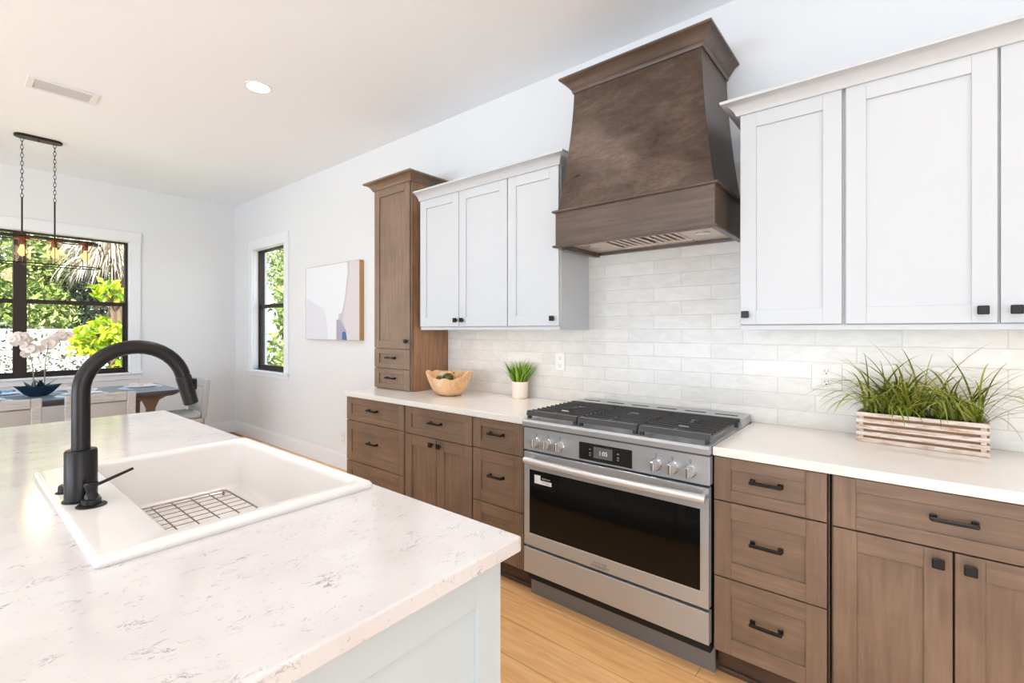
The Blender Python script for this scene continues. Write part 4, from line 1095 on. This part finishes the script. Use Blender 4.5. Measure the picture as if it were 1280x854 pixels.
fence([(-11.2, 4.6), (-6.2, 4.6)], 'white board fence seen through the narrow side window')
def leaf_cloud(mb, c, rad, n, size, m, rnd, hang=0., elong=1.8, shell=.0):
    if size > .118: n = int(n*3.6); size *= .5
    k = mb.mi(m)
    for _ in range(n):
        while True:
            v = Vector((rnd.uniform(-1, 1), rnd.uniform(-1, 1), rnd.uniform(-1, 1)))
            if shell*shell < v.length_squared < 1: break
        p = Vector((c[0]+v.x*rad[0], c[1]+v.y*rad[1], c[2]+v.z*rad[2]))
        d = Vector((rnd.gauss(0, 1), rnd.gauss(0, 1), rnd.gauss(0, 1)-hang*3)).normalized(); s = size*rnd.uniform(.6, 1.3)
        u = d.cross(Vector((rnd.gauss(0, 1), rnd.gauss(0, 1), rnd.gauss(0, 1)))).normalized(); w_ = d.cross(u)*s*.10
        a = p; b = p+d*s*elong*.5+u*s*.42+w_; e = p+d*s*elong; f = p+d*s*elong*.5-u*s*.42+w_; g_ = p+d*s*elong*.5
        A, B_, G, E_, F_ = [mb.bm.verts.new(q) for q in (a, b, g_, e, f)]
        mb.face([A, B_, E_, G], k); mb.face([A, G, E_, F_], k)
def tree(loc, blobs, m, size, label, name='garden_tree', trunk=True, cat='tree', hang=0., group='garden plants', seed=1):
    rnd = random.Random(seed); t = thing(name, (loc[0], loc[1], GZ), label, cat, group)
    mb = MB()
    for (dx, dy, z, rx_, ry_, rz_, n) in blobs: leaf_cloud(mb, (loc[0]+dx, loc[1]+dy, z), (rx_, ry_, rz_), n, size, m, rnd, hang)
    o = mb.build('foliage', t, smooth=0); o['kind'] = 'stuff'
    tk = MB()
    if trunk:
        top = max(b[2] for b in blobs)
        tk.tube([(loc[0], loc[1], GZ), (loc[0]+.05, loc[1]+.04, (top+GZ)/2), (loc[0]-.03, loc[1], top)], [.09, .06, .02], 'trunk', 8)
    for (dx, dy, z, rx_, ry_, rz_, n) in blobs:
        tk.tube([(loc[0], loc[1], max(GZ+.1, z-rz_-.2)), (loc[0]+dx*.6, loc[1]+dy*.6, z-rz_*.3), (loc[0]+dx, loc[1]+dy, z+rz_*.5)], [.022, .016, .006], 'trunk', 6)
    tk.build('branches', t)
tree((-12.2, 0.3), [(0, 0, 2.6, .9, 1.3, 1.1, 1500), (0, -1.6, 2.8, .9, 1.2, 1.2, 1300), (.1, .6, 1.7, .7, .8, .6, 900)], 'lf_green', .13, 'leafy olive green tree behind the white fence, left of the window view', seed=1)
tree((-13.2, 1.6), [(0, 0, 2.0, .9, .9, 1.1, 1500), (0, .2, 3.4, 1., 1.2, .9, 1100), (.2, -1.4, 3.9, .8, 1.4, .8, 1100)], 'lf_dark', .14, 'dark green tree in the middle of the window view, behind the fence', seed=2)
tree((-12.6, -2.0), [(0, 0, 2.3, 1., 1.6, 1.5, 2200), (0, 0, 4.2, 1., 1.7, .9, 1000)], 'lf_green', .13, 'dense green tree behind the fence beyond the left window', seed=3)
tree((-9.7, 1.75), [(0, 0, 1.28, .32, .30, .26, 420), (.15, -.32, 1.17, .22, .22, .17, 170), (0, .25, .85, .3, .3, .35, 240), (.1, -.05, 2.0, .15, .22, .16, 70), (0, .3, 1.92, .2, .2, .14, 110)], 'lf_yellow', .088, 'bright yellow green shrub in front of the white fence', name='yellow_shrub', cat='shrub', seed=4, trunk=True)
tree((-10.5, .75), [(0, 0, .75, .3, 1.0, .75, 2200)], 'lf_thin', .04, 'thin grey twiggy shrub in front of the white fence', name='twiggy_shrub', cat='shrub', seed=6, trunk=False)
tree((-12.8, 3.4), [(0, -.8, 1.2, .6, .7, 1.5, 1100), (0, -.6, 3.2, .7, .9, .9, 700)], 'lf_dry', .12, 'dry beige brush at the right edge of the window view', name='dry_brush', cat='shrub', hang=.4, seed=8, trunk=False)
# palm with hanging dead fronds
rnd = random.Random(9)
t = thing('palm_tree', (-11.9, 2.35, GZ), 'palm with a skirt of pale dried fronds at the top right of the window view', 'tree', 'garden plants')
MB().tube([(-11.9, 2.35, GZ), (-11.9, 2.3, 1.4), (-11.9, 2.25, 3.2)], [.16, .13, .12], 'trunk', 12).build('trunk', t)
mb = MB()
for i in range(900):
    a = rnd.uniform(0, 2*PI); r = rnd.uniform(.1, .55)
    blade(mb, (-11.9+r*math.cos(a), 2.15+r*math.sin(a), rnd.uniform(2.6, 3.6)), a, rnd.uniform(.35, .8), 2.0, 1.1, .022, 'lf_dry', 5, rnd.uniform(-1, 1))
tag(mb.build('dried_fronds', t, smooth=0), kind='stuff')
tree((-9.0, 5.4), [(0, 0, 2.6, 1.1, .8, 1.3, 1700), (-1.6, .2, 2.4, 1., .8, 1.2, 1300), (-2.6, 0, 3.2, 1., .8, 1.1, 900)], 'lf_green', .12, 'green tree behind the fence, seen through the narrow side window', seed=12)
tree((-7.6, 3.95), [(0, 0, 2.25, .3, .25, .35, 260)], 'lf_yellow', .10, 'lime leafed shrub near the top of the narrow side window', name='lime_shrub', cat='shrub', seed=13)
tree((-9.05, 4.15), [(0, 0, .75, .5, .22, .7, 500), (.1, 0, 1.75, .35, .2, .5, 260)], 'lf_green', .09, 'leafy shrub in front of the fence in the narrow side window', name='green_shrub', cat='shrub', seed=14)
